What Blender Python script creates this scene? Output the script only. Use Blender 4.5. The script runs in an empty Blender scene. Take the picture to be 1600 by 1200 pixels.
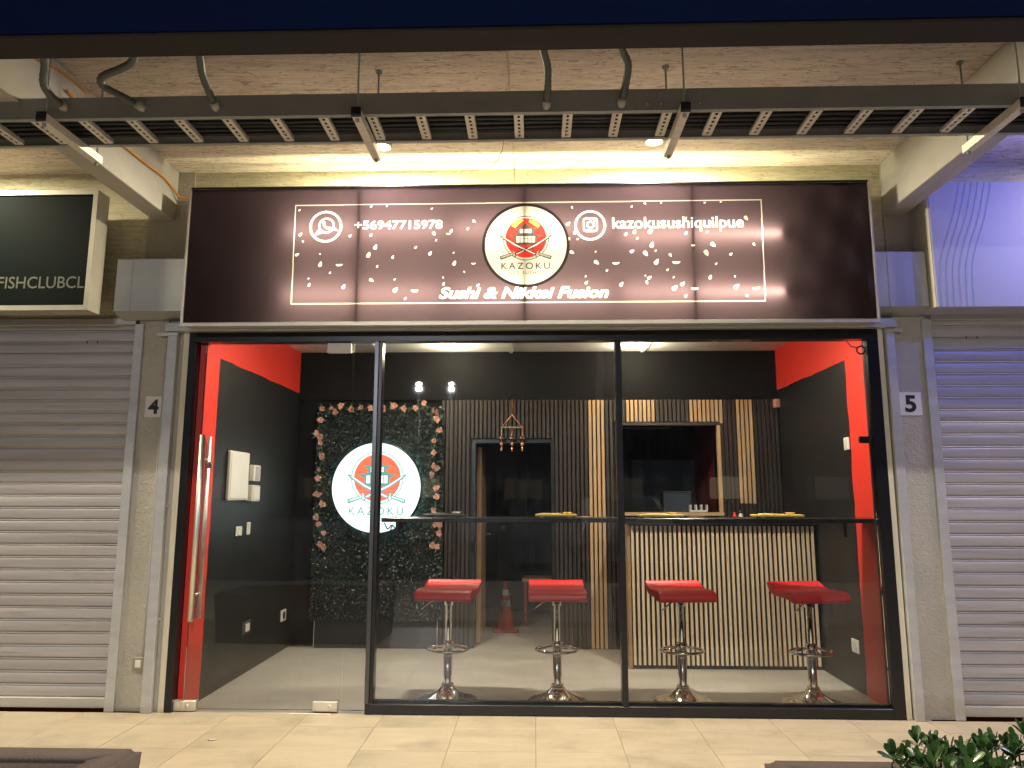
import bpy, bmesh, math, random
import numpy as np
from mathutils import Vector, Matrix, Euler
R = math.radians
random.seed(7)
SC = bpy.context.scene
COL = SC.collection

# ------------------------------------------------------------------ camera
cam_d = bpy.data.cameras.new("camera"); cam = bpy.data.objects.new("camera", cam_d); COL.objects.link(cam)
cam_d.sensor_width = 36.0; cam_d.lens = 1141.7/1600*36; cam_d.clip_start = .05; cam_d.clip_end = 500
def cam_matrix(p, y, r, loc):
    f = Vector((math.sin(y)*math.cos(p), math.cos(y)*math.cos(p), math.sin(p)))
    r0 = Vector((math.cos(y), -math.sin(y), 0)); u = r0.cross(f)
    rt = math.cos(r)*r0+math.sin(r)*u; up = -math.sin(r)*r0+math.cos(r)*u
    m = Matrix((rt, up, -f)).transposed().to_4x4(); m.translation = loc
    return m
cam.matrix_world = cam_matrix(0.1534, -0.0305, 0.0013, (0.0286, -4.7259, 1.3178))
SC.camera = cam
# ------------------------------------------------------------------ world, exposure
W = bpy.data.worlds.new("World"); SC.world = W; W.use_nodes = True
nt = W.node_tree; bg = nt.nodes["Background"]
SKY_STRENGTH = 2.0
sky = nt.nodes.new("ShaderNodeTexSky"); sky.sky_type = 'NISHITA'; sky.sun_disc = False
sky.sun_elevation = R(-4); sky.sun_rotation = R(0); sky.altitude = 150
nt.links.new(sky.outputs[0], bg.inputs[0]); bg.inputs[1].default_value = SKY_STRENGTH
SC.view_settings.view_transform = 'Standard'; SC.view_settings.look = 'None'
SC.view_settings.exposure = 0.68; SC.view_settings.gamma = 1.0
SC.view_settings.use_curve_mapping = False
SC.cycles.max_bounces = 10; SC.cycles.transparent_max_bounces = 16
SC.cycles.sample_clamp_indirect = 6
SC.cycles.caustics_reflective = False; SC.cycles.caustics_refractive = False
# lamp powers (W)
P_CANOPY = 66; P_CANOPY_L = 34; P_BLUE = 36; P_ROOM = 9; P_STREET = 580; P_POST = 4200

# ------------------------------------------------------------------ materials
MATS = {}
REDCOL = (.66, .020, .014)
def mat(name, col, rough=.6, metal=0., var=.0, vscale=(6, 6, 6), bump=0., bscale=60, spec=.5, coat=0., emis=None, estr=0., rnd=0., ramp=None):
    """principled with optional noise variation (var), bump, per-object variation (rnd)"""
    if name in MATS: return MATS[name]
    m = bpy.data.materials.new(name); m.use_nodes = True; MATS[name] = m
    n = m.node_tree; b = n.nodes["Principled BSDF"]; L = n.links
    b.inputs['Base Color'].default_value = (*col, 1); b.inputs['Roughness'].default_value = rough
    b.inputs['Metallic'].default_value = metal; b.inputs['Specular IOR Level'].default_value = spec
    b.inputs['Coat Weight'].default_value = coat; b.inputs['Coat Roughness'].default_value = .1
    if emis: b.inputs['Emission Color'].default_value = (*emis, 1); b.inputs['Emission Strength'].default_value = estr
    tc = n.nodes.new("ShaderNodeTexCoord"); mp = n.nodes.new("ShaderNodeMapping"); L.new(tc.outputs['Object'], mp.inputs[0])
    mp.inputs['Scale'].default_value = vscale
    if var or rnd:
        no = n.nodes.new("ShaderNodeTexNoise"); no.inputs['Scale'].default_value = 1; no.inputs['Detail'].default_value = 7; no.inputs['Roughness'].default_value = .65
        L.new(mp.outputs[0], no.inputs[0])
        if rnd:   # every copy shows its own stretch of the grain
            oi = n.nodes.new("ShaderNodeObjectInfo"); ml = n.nodes.new("ShaderNodeMath"); ml.operation = 'MULTIPLY'; ml.inputs[1].default_value = 87.3
            va = n.nodes.new("ShaderNodeVectorMath"); va.operation = 'ADD'; L.new(oi.outputs['Random'], ml.inputs[0]); L.new(mp.outputs[0], va.inputs[0]); L.new(ml.outputs[0], va.inputs[1]); L.new(va.outputs[0], no.inputs[0])
        mr = n.nodes.new("ShaderNodeMapRange"); mr.inputs[1].default_value = .3; mr.inputs[2].default_value = .7; mr.inputs[3].default_value = 1-var; mr.inputs[4].default_value = 1+var
        L.new(no.outputs[0], mr.inputs[0])
        val = mr.outputs[0]
        if rnd:
            oi = n.nodes.new("ShaderNodeObjectInfo"); m2 = n.nodes.new("ShaderNodeMapRange"); m2.inputs[3].default_value = 1-rnd; m2.inputs[4].default_value = 1+rnd
            L.new(oi.outputs['Random'], m2.inputs[0]); mm = n.nodes.new("ShaderNodeMath"); mm.operation = 'MULTIPLY'
            L.new(val, mm.inputs[0]); L.new(m2.outputs[0], mm.inputs[1]); val = mm.outputs[0]
        vm = n.nodes.new("ShaderNodeVectorMath"); vm.operation = 'SCALE'; vm.inputs[0].default_value = col
        L.new(val, vm.inputs['Scale']); L.new(vm.outputs[0], b.inputs['Base Color'])
        r2 = n.nodes.new("ShaderNodeMapRange"); r2.inputs[3].default_value = max(0, rough-.12); r2.inputs[4].default_value = min(1, rough+.12)
        L.new(no.outputs[0], r2.inputs[0]); L.new(r2.outputs[0], b.inputs['Roughness'])
    if bump:
        n2 = n.nodes.new("ShaderNodeTexNoise"); n2.inputs['Scale'].default_value = bscale; n2.inputs['Detail'].default_value = 4
        L.new(tc.outputs['Object'], n2.inputs[0])
        bp = n.nodes.new("ShaderNodeBump"); bp.inputs['Strength'].default_value = bump; bp.inputs['Distance'].default_value = .01
        L.new(n2.outputs[0], bp.inputs['Height']); L.new(bp.outputs[0], b.inputs['Normal'])
    return m

def formwork(name, base, dark, amount=.5):
    """concrete cast against strand board: long grain flecks running along x"""
    m = bpy.data.materials.new(name); m.use_nodes = True; n = m.node_tree; L = n.links; b = n.nodes["Principled BSDF"]
    b.inputs['Roughness'].default_value = .75; b.inputs['Specular IOR Level'].default_value = .25
    tc = n.nodes.new("ShaderNodeTexCoord")
    def noise(sc, det, dist=0., off=(0, 0, 0)):
        mp = n.nodes.new("ShaderNodeMapping"); mp.inputs['Scale'].default_value = sc; mp.inputs['Location'].default_value = off
        L.new(tc.outputs['Object'], mp.inputs[0]); no = n.nodes.new("ShaderNodeTexNoise"); no.inputs['Scale'].default_value = 1
        no.inputs['Detail'].default_value = det; no.inputs['Distortion'].default_value = dist; L.new(mp.outputs[0], no.inputs[0]); return no.outputs[0]
    def ramp(src, p0, c0, p1, c1):
        r = n.nodes.new("ShaderNodeValToRGB"); r.color_ramp.elements[0].position = p0; r.color_ramp.elements[0].color = (*c0, 1)
        r.color_ramp.elements[1].position = p1; r.color_ramp.elements[1].color = (*c1, 1); L.new(src, r.inputs[0]); return r.outputs[0]
    def mix(kind, fac, a, c):
        x = n.nodes.new("ShaderNodeMix"); x.data_type = 'RGBA'; x.blend_type = kind
        if isinstance(fac, float): x.inputs[0].default_value = fac
        else: L.new(fac, x.inputs[0])
        L.new(a, x.inputs[6]); L.new(c, x.inputs[7]); return x.outputs[2]
    big = ramp(noise((1.2, 1.6, 1.6), 5), .3, tuple(x*.82 for x in base), .7, base)
    g1 = noise((5, 60, 60), 3, .6); g2 = noise((9, 38, 38), 5, 2.2, (3, 1, 2)); g3 = noise((22, 70, 70), 2, 1.5, (7, 1, 5))
    c = mix('MULTIPLY', .9, big, ramp(g1, .35, (.80, .78, .76), .6, (1.05, 1.04, 1.02)))
    c = mix('MULTIPLY', amount, c, ramp(g2, .36, tuple(dark), .44, (1, 1, 1)))
    c = mix('MULTIPLY', amount, c, ramp(g3, .30, tuple(dark), .335, (1, 1, 1)))
    L.new(c, b.inputs['Base Color'])
    bp = n.nodes.new("ShaderNodeBump"); bp.inputs['Strength'].default_value = .5; bp.inputs['Distance'].default_value = .006
    L.new(g2, bp.inputs['Height']); L.new(bp.outputs[0], b.inputs['Normal'])
    return m
def smudge(m, sc, lo, hi, dark):
    """dirt streaks with their own shape, different on each copy"""
    n = m.node_tree; L = n.links; b = n.nodes["Principled BSDF"]; src = b.inputs['Base Color'].links[0].from_socket
    tc = n.nodes.new("ShaderNodeTexCoord"); mp = n.nodes.new("ShaderNodeMapping"); mp.inputs['Scale'].default_value = sc; L.new(tc.outputs['Object'], mp.inputs[0])
    oi = n.nodes.new("ShaderNodeObjectInfo"); ml = n.nodes.new("ShaderNodeMath"); ml.operation = 'MULTIPLY'; ml.inputs[1].default_value = 53.1; L.new(oi.outputs['Random'], ml.inputs[0])
    va = n.nodes.new("ShaderNodeVectorMath"); va.operation = 'ADD'; L.new(mp.outputs[0], va.inputs[0]); L.new(ml.outputs[0], va.inputs[1])
    no = n.nodes.new("ShaderNodeTexNoise"); no.inputs['Scale'].default_value = 1; no.inputs['Detail'].default_value = 8; no.inputs['Roughness'].default_value = .7; L.new(va.outputs[0], no.inputs[0])
    mr = n.nodes.new("ShaderNodeMapRange"); mr.inputs[1].default_value = lo; mr.inputs[2].default_value = hi; mr.inputs[3].default_value = 1; mr.inputs[4].default_value = dark; L.new(no.outputs[0], mr.inputs[0])
    vm = n.nodes.new("ShaderNodeVectorMath"); vm.operation = 'SCALE'; L.new(src, vm.inputs[0]); L.new(mr.outputs[0], vm.inputs['Scale']); L.new(vm.outputs[0], b.inputs['Base Color'])
SOFFIT = formwork("board_cast_concrete", (.70, .62, .57), (.30, .22, .19), .6)
WALLC = formwork("board_cast_wall", (.66, .63, .47), (.50, .46, .40), .5)
BEAMC = mat("smooth_concrete", (.46, .45, .42), .75, var=.14, vscale=(2.5, 1.5, 3), bump=.12, bscale=40, spec=.25)
def stucco():
    m = mat("stucco", (.44, .42, .36), .85, var=.12, vscale=(3, 3, 2), spec=.2)
    n = m.node_tree; L = n.links; b = n.nodes["Principled BSDF"]
    tc = n.nodes.new("ShaderNodeTexCoord"); no = n.nodes.new("ShaderNodeTexNoise"); no.inputs['Scale'].default_value = 48; no.inputs['Detail'].default_value = 3; no.inputs['Distortion'].default_value = .8
    L.new(tc.outputs['Object'], no.inputs[0])
    bp = n.nodes.new("ShaderNodeBump"); bp.inputs['Strength'].default_value = .8; bp.inputs['Distance'].default_value = .012
    L.new(no.outputs[0], bp.inputs['Height']); L.new(bp.outputs[0], b.inputs['Normal']); return m
STUCCO = stucco()
NAVY = mat("edge_beam_paint", (.018, .015, .016), .8, var=.15, bump=.1)
FASC = mat("sky_tinted_face", (.0012, .005, .024), .9, spec=.05, var=.2, vscale=(.3, 1, 1))  # blue night-sky light on the beam face, put into the colour
TILE = mat("porcelain_tile", (.46, .39, .295), .42, var=.10, vscale=(3, 14, 3), rnd=.05, bump=.03, bscale=120)
smudge(TILE, (2.5, 2.5, 2.5), .50, .76, .66)
GROUT = mat("grout", (.34, .28, .21), .9)
ASPH = mat("asphalt", (.05, .05, .05), .9, var=.25, vscale=(8, 8, 8), bump=.6, bscale=150)
KERBM = mat("kerb_concrete", (.3, .29, .27), .85, var=.15, bump=.2)
FLOORM = mat("screed", (.42, .385, .34), .42, var=.2, vscale=(1.6, 2.6, 1), bump=.05, bscale=30)
ALU = mat("galvanised_steel", (.50, .51, .52), .45, .35, var=.1, vscale=(3, 3, 14), rnd=.0)
GREYP = mat("grey_painted_steel", (.36, .37, .36), .45, .25, var=.08, vscale=(4, 4, 4))
SLATM = mat("shutter_slat_steel", (.44, .425, .43), .5, .3, var=.16, vscale=(1.1, 5, 22), rnd=.07)
smudge(SLATM, (1.3, 6, 30), .60, .74, .45)
RAILM = mat("tray_grey_paint", (.34, .36, .36), .55, .2, var=.08)
RUNGM = mat("tray_rung_zinc", (.74, .71, .65), .5, .2, var=.12, vscale=(20, 20, 20))
CREAM = mat("cream_reveal_paint", (.74, .69, .54), .7, var=.14, vscale=(20, 20, 3), bump=.2)
BLKAL = mat("black_anodised", (.009, .0095, .012), .3, .0, spec=.45)
BLK = mat("black_wall_paint", (.009, .009, .010), .55, var=.2, vscale=(2, 2, 2), bump=.12, bscale=90, spec=.45)
BLKS = mat("black_felt", (.008, .008, .008), .9)
WHITE = mat("white_plastic", (.70, .68, .62), .4)
CHROME = mat("chrome", (.78, .77, .75), .08, 1.0)
STEELB = mat("brushed_steel", (.82, .79, .72), .44, 1.0, var=.05, vscale=(60, 60, 2))
REDS = mat("red_vinyl", (.60, .016, .02), .38, spec=.45, coat=.08, bump=.06, bscale=180, var=.06)
WOODL = mat("light_oak", (.50, .32, .17), .55, var=.2, vscale=(40, 40, 2.2), rnd=.08)
WOODD = mat("dark_walnut", (.025, .015, .012), .5, var=.22, vscale=(40, 40, 2.2), rnd=.12)
WOODP = mat("plywood_panel", (.36, .22, .12), .5, var=.16, vscale=(14, 14, 1.4))
BAMBOO = mat("bamboo_board", (.72, .50, .13), .45, var=.1, vscale=(6, 50, 50))
BLKTOP = mat("black_counter_top", (.012, .012, .013), .25, spec=.6)
CEILW = mat("ceiling_board_paint", (.84, .85, .82), .8, var=.05)
CABLE = mat("black_cable", (.012, .013, .017), .5)
CABLEW = mat("pale_cable", (.6, .6, .56), .5)
CONDM = mat("grey_conduit", (.10, .11, .11), .6)
FERR = mat("pvc_ferrule", (.45, .45, .42), .5)
ORANGE = mat("orange_cable", (.75, .33, .07), .5)
PLANT = mat("planter_concrete", (.085, .062, .058), .85, var=.15, bump=.5, bscale=110)
SOIL = mat("soil", (.02, .015, .01), 1., bump=.8, bscale=60)
LEAF = mat("glossy_leaf", (.05, .115, .03), .28, var=.3, vscale=(20, 20, 20), rnd=.35, spec=.6)
LEAFY = mat("yellow_bud", (.25, .25, .04), .5)
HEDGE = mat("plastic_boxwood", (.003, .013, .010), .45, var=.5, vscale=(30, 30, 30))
PETAL = mat("pink_silk_petal", (.60, .33, .27), .8, var=.18, vscale=(30, 30, 30), rnd=.12)
GLEAF = mat("silk_leaf", (.05, .10, .05), .7)
CONER = mat("cone_orange", (.36, .03, .02), .5)
CONEW = mat("cone_sleeve", (.38, .38, .37), .4)
PLATE = mat("number_plate_white", (.66, .65, .62), .55, var=.06)
INK = mat("black_ink", (.01, .01, .014), .5)
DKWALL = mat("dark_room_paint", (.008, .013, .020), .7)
REDW = mat("red_paint", (.62, .022, .016), .4, var=.06, vscale=(2, 2, 2), bump=.06, bscale=50, coat=.3)
SIGNL = mat("dark_green_panel", (.0015, .005, .005), .7, spec=.06)
SIGNT = mat("pale_letter_vinyl", (.09, .095, .07), .6)
SIGNR = mat("white_banner", (.33, .34, .44), .6, var=.03)
LINEB = mat("blue_line_print", (.22, .34, .55), .6)
LINEG = mat("grey_line_print", (.40, .37, .28), .6)

def red_black_wall(name, sy, y0, y1, zb):
    """black wall with a hand painted red band along the top and a red strip near the glass"""
    m = bpy.data.materials.new(name); m.use_nodes = True; n = m.node_tree; L = n.links; b = n.nodes["Principled BSDF"]
    b.inputs['Roughness'].default_value = .45; b.inputs['Specular IOR Level'].default_value = .5
    tc = n.nodes.new("ShaderNodeTexCoord"); sp = n.nodes.new("ShaderNodeSeparateXYZ"); L.new(tc.outputs['Object'], sp.inputs[0])
    no = n.nodes.new("ShaderNodeTexNoise"); no.inputs['Scale'].default_value = 5; no.inputs['Detail'].default_value = 5; L.new(tc.outputs['Object'], no.inputs[0])
    def M(op, a, c):
        x = n.nodes.new("ShaderNodeMath"); x.operation = op
        for i, v in enumerate((a, c)):
            if isinstance(v, (int, float)): x.inputs[i].default_value = v
            else: L.new(v, x.inputs[i])
        return x.outputs[0]
    wob = M('MULTIPLY', M('SUBTRACT', no.outputs[0], .5), .045)
    yy = M('ADD', sp.outputs[1], wob); zz = M('ADD', sp.outputs[2], M('MULTIPLY', wob, .5))
    strip = M('MULTIPLY', M('GREATER_THAN', sp.outputs[1], y0), M('LESS_THAN', yy, y1))
    band = M('GREATER_THAN', zz, zb); band = M('MULTIPLY', band, M('GREATER_THAN', sp.outputs[1], y0))
    msk = M('MAXIMUM', strip, band)
    mx = n.nodes.new("ShaderNodeMix"); mx.data_type = 'RGBA'; L.new(msk, mx.inputs[0])
    mx.inputs[6].default_value = (.0075, .0075, .0085, 1); mx.inputs[7].default_value = (.68, .035, .020, 1)
    L.new(mx.outputs[2], b.inputs['Base Color'])
    n2 = n.nodes.new("ShaderNodeTexNoise"); n2.inputs['Scale'].default_value = 70; n2.inputs['Detail'].default_value = 4; L.new(tc.outputs['Object'], n2.inputs[0])
    bp = n.nodes.new("ShaderNodeBump"); bp.inputs['Strength'].default_value = .15; bp.inputs['Distance'].default_value = .008
    L.new(n2.outputs[0], bp.inputs['Height']); L.new(bp.outputs[0], b.inputs['Normal'])
    return m
LWALLM = red_black_wall("left_wall_paint", 1, .02, .235, 2.275)
RWALLM = red_black_wall("right_wall_paint", 1, .185, .50, 2.29)

def glass(name, tint=(.93, .96, .95)):
    m = bpy.data.materials.new(name); m.use_nodes = True; n = m.node_tree; L = n.links
    n.nodes.clear(); o = n.nodes.new("ShaderNodeOutputMaterial"); t = n.nodes.new("ShaderNodeBsdfTransparent"); t.inputs[0].default_value = (*tint, 1)
    g = n.nodes.new("ShaderNodeBsdfGlossy"); g.inputs['Roughness'].default_value = .012
    f = n.nodes.new("ShaderNodeFresnel"); f.inputs[0].default_value = 1.5; mx = n.nodes.new("ShaderNodeMixShader")
    tc = n.nodes.new("ShaderNodeTexCoord"); no = n.nodes.new("ShaderNodeTexNoise"); no.inputs['Scale'].default_value = 1.6; no.inputs['Detail'].default_value = 2
    L.new(tc.outputs['Object'], no.inputs[0]); bp = n.nodes.new("ShaderNodeBump"); bp.inputs['Strength'].default_value = .06; bp.inputs['Distance'].default_value = .02
    L.new(no.outputs[0], bp.inputs['Height']); L.new(bp.outputs[0], g.inputs['Normal'])
    # a thin even film of dust on the pane, put in for haze
    d = n.nodes.new("ShaderNodeBsdfDiffuse"); d.inputs[0].default_value = (.5, .5, .48, 1)
    n3 = n.nodes.new("ShaderNodeTexNoise"); mp = n.nodes.new("ShaderNodeMapping"); mp.inputs['Scale'].default_value = (5, 5, 1.2); L.new(tc.outputs['Object'], mp.inputs[0]); L.new(mp.outputs[0], n3.inputs[0]); n3.inputs['Detail'].default_value = 6
    mr = n.nodes.new("ShaderNodeMapRange"); mr.inputs[1].default_value = .4; mr.inputs[2].default_value = .8; mr.inputs[3].default_value = .003; mr.inputs[4].default_value = .022; L.new(n3.outputs[0], mr.inputs[0])
    m2 = n.nodes.new("ShaderNodeMixShader"); L.new(mr.outputs[0], m2.inputs[0]); L.new(t.outputs[0], m2.inputs[1]); L.new(d.outputs[0], m2.inputs[2])
    L.new(f.outputs[0], mx.inputs[0]); L.new(m2.outputs[0], mx.inputs[1]); L.new(g.outputs[0], mx.inputs[2]); L.new(mx.outputs[0], o.inputs[0])
    return m
GLASS = glass("shop_glass")
def emit(name, col, s):
    m = bpy.data.materials.new(name); m.use_nodes = True; n = m.node_tree; n.nodes.clear()
    o = n.nodes.new("ShaderNodeOutputMaterial"); e = n.nodes.new("ShaderNodeEmission"); e.inputs[0].default_value = (*col, 1); e.inputs[1].default_value = s
    n.links.new(e.outputs[0], o.inputs[0]); return m
TUBEM = emit("led_tube_light", (1, .89, .50), 74)
LENSW = emit("downlight_lens_light", (1, .86, .55), 30)
LENSI = emit("ceiling_lens_light", (1, .80, .50), 8)

# ------------------------------------------------------------------ mesh helpers
class MB:
    def __init__(s): s.v = []; s.f = []; s.m = []; s.sm = []
    def add(s, vs, fs, mi=0, smooth=False):
        o = len(s.v); s.v += [tuple(p) for p in vs]; s.f += [tuple(i+o for i in f) for f in fs]; s.m += [mi]*len(fs); s.sm += [smooth]*len(fs); return s
    def box(s, x0, x1, y0, y1, z0, z1, c=0., mi=0):
        x0, x1 = min(x0, x1), max(x0, x1); y0, y1 = min(y0, y1), max(y0, y1); z0, z1 = min(z0, z1), max(z0, z1)
        if c <= 0:
            v = [(x, y, z) for z in (z0, z1) for y in (y0, y1) for x in (x0, x1)]
            return s.add(v, [(0, 2, 3, 1), (4, 5, 7, 6), (0, 1, 5, 4), (1, 3, 7, 5), (3, 2, 6, 7), (2, 0, 4, 6)], mi)
        bm = bmesh.new(); bmesh.ops.create_cube(bm, size=1)
        for q in bm.verts: q.co = ((x0+x1)/2+q.co.x*(x1-x0), (y0+y1)/2+q.co.y*(y1-y0), (z0+z1)/2+q.co.z*(z1-z0))
        bmesh.ops.bevel(bm, geom=list(bm.edges), offset=c, segments=1, affect='EDGES', profile=.5)
        s.bm(bm, mi); return s
    def bm(s, bm, mi=0, smooth=False):
        bm.verts.index_update(); s.add([v.co[:] for v in bm.verts], [[v.index for v in f.verts] for f in bm.faces], mi, smooth); bm.free()
    def tube(s, pts, r, n=10, mi=0, cap=True, closed=False):
        pts = [Vector(p) for p in pts]; rings = []; N = len(pts); rr = r if isinstance(r, (list, tuple)) else [r]*N
        prev = None
        for i, p in enumerate(pts):
            if closed: d = pts[(i+1) % N]-pts[i-1]
            else: d = pts[min(i+1, N-1)]-pts[max(i-1, 0)]
            d.normalize()
            if prev is None:
                a = Vector((0, 0, 1)) if abs(d.z) < .9 else Vector((1, 0, 0)); u = d.cross(a).normalized()
            else: u = (prev-d*prev.dot(d)).normalized()
            prev = u; w = d.cross(u)
            rings.append([p+rr[i]*(math.cos(2*math.pi*k/n)*u+math.sin(2*math.pi*k/n)*w) for k in range(n)])
        vs = [q for rg in rings for q in rg]; fs = []
        for i in range(N if closed else N-1):
            j = (i+1) % N
            for k in range(n): fs.append((i*n+k, i*n+(k+1) % n, j*n+(k+1) % n, j*n+k))
        s.add(vs, fs, mi, True)
        if cap and not closed:
            o = len(s.v)-len(vs)
            s.f += [tuple(o+k for k in reversed(range(n))), tuple(o+(N-1)*n+k for k in range(n))]; s.m += [mi]*2; s.sm += [False]*2
        return s
    def lathe(s, prof, c=(0, 0, 0), n=28, mi=0, axis='z', smooth=True):
        vs = []; fs = []
        for r, h in prof:
            for k in range(n):
                a = 2*math.pi*k/n; p = (r*math.cos(a), r*math.sin(a), h)
                if axis == 'y': p = (p[0], h, p[1])
                if axis == 'x': p = (h, p[0], p[1])
                vs.append((c[0]+p[0], c[1]+p[1], c[2]+p[2]))
        for i in range(len(prof)-1):
            for k in range(n): fs.append((i*n+k, i*n+(k+1) % n, (i+1)*n+(k+1) % n, (i+1)*n+k))
        return s.add(vs, fs, mi, smooth)
    def prism(s, poly, a0, a1, axis='x', mi=0, smooth=False):
        """extrude a 2-D outline along an axis; (p,q) = (y,z) for x, (x,z) for y, (x,y) for z"""
        n = len(poly)
        def P(p, a): return (a, p[0], p[1]) if axis == 'x' else ((p[0], a, p[1]) if axis == 'y' else (p[0], p[1], a))
        vs = [P(p, a0) for p in poly]+[P(p, a1) for p in poly]
        fs = [(i, (i+1) % n, n+(i+1) % n, n+i) for i in range(n)]
        s.add(vs, fs, mi, smooth); o = len(s.v)-2*n
        s.f += [tuple(o+i for i in reversed(range(n))), tuple(o+n+i for i in range(n))]; s.m += [mi]*2; s.sm += [False]*2
        return s
    def mesh(s, name, mats, org=(0, 0, 0)):
        me = bpy.data.meshes.new(name); me.from_pydata([(x-org[0], y-org[1], z-org[2]) for x, y, z in s.v], [], s.f)
        for m in (mats if isinstance(mats, (list, tuple)) else [mats]): me.materials.append(m)
        me.polygons.foreach_set('material_index', s.m); me.polygons.foreach_set('use_smooth', s.sm)
        bm = bmesh.new(); bm.from_mesh(me); bmesh.ops.recalc_face_normals(bm, faces=bm.faces); bm.to_mesh(me); bm.free()
        me.update(); return me
WP = {}
def link(o, parent=None):
    COL.objects.link(o)
    if parent: o.parent = parent
    return o
def tag(o, label=None, cat=None, group=None, kind=None):
    if label: o['label'] = label
    if cat: o['category'] = cat
    if group: o['group'] = group
    if kind: o['kind'] = kind
    return o
def thing(name, label, cat, loc=(0, 0, 0), group=None, kind=None):
    o = bpy.data.objects.new(name, None); o.empty_display_size = .1; o.location = loc; WP[o] = Vector(loc); link(o)
    return tag(o, label, cat, group, kind)
def org_of(o): return WP[o] if o in WP else Vector((0, 0, 0))
def part(name, mb, mats, parent=None, label=None, kind=None, cat=None, group=None, org=None):
    """mb is written in world coordinates; the mesh is stored relative to org (default: the parent's place)"""
    pw = org_of(parent) if parent else Vector((0, 0, 0)); og = Vector(org) if org is not None else pw
    o = bpy.data.objects.new(name, mb.mesh(name, mats, og)); o.location = og-pw; WP[o] = og; link(o, parent)
    return tag(o, label, cat, group, kind)
def inst(src, parent, loc, name=None, rot=None, scale=None):
    o = src.copy(); o.parent = parent; o.location = loc
    if rot is not None: o.rotation_euler = rot
    if scale is not None: o.scale = scale
    WP[o] = org_of(parent)+Vector(loc); COL.objects.link(o); return o
def dup(root, loc, rz=0., label=None, group=None):
    r = root.copy(); r.location = loc; r.rotation_euler = (0, 0, rz); COL.objects.link(r); WP[r] = Vector(loc)
    if label: r['label'] = label
    if group: r['group'] = group
    for ch in list(root.children):
        c = ch.copy(); COL.objects.link(c); c.parent = r
        for g in ch.children: d = g.copy(); COL.objects.link(d); d.parent = c
    return r
def B(*a, **k): return MB().box(*a, **k)
def point(name, loc, power, col, r, parent=None):
    d = bpy.data.lights.new(name, 'POINT'); d.shadow_soft_size = r; d.energy = power; d.color = col
    o = bpy.data.objects.new(name, d); o.location = loc; link(o, parent); return o
def area(name, loc, power, col, size, rot=(0, 0, 0), parent=None, spread=180):
    d = bpy.data.lights.new(name, 'AREA'); d.shape = 'DISK'; d.size = size; d.energy = power; d.color = col; d.spread = R(spread)
    o = bpy.data.objects.new(name, d); o.location = loc; o.rotation_euler = rot; link(o, parent); return o

# ------------------------------------------------------------------ text and print raster
def glyphs(body, offset=0., shear=0., spacing=1.):
    c = bpy.data.curves.new("t", 'FONT'); c.body = body; c.offset = offset; c.shear = shear; c.space_character = spacing; c.resolution_u = 4
    o = bpy.data.objects.new("t", c); COL.objects.link(o); dg = bpy.context.evaluated_depsgraph_get(); dg.update()
    me = bpy.data.meshes.new_from_object(o.evaluated_get(dg)); me.calc_loop_triangles()
    v = np.array([p.co[:2] for p in me.vertices]); t = np.array([l.vertices[:] for l in me.loop_triangles])
    bpy.data.objects.remove(o); bpy.data.curves.remove(c); bpy.data.meshes.remove(me); return v, t
def fit(v, x0, x1, y0, y1):
    """scale so that the outline box fills x0..x1, y0..y1"""
    a, b = v.min(0), v.max(0); return np.array([x0, y0])+(v-a)/(b-a)*np.array([x1-x0, y1-y0])
def text_mb(body, x0, x1, z0, z1, y, depth=.0015, **k):
    v, t = glyphs(body, **k); v = fit(v, x0, x1, z0, z1); n = len(v); mb = MB()
    mb.add([(p[0], y, p[1]) for p in v], [tuple(q) for q in t]); return mb
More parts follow.
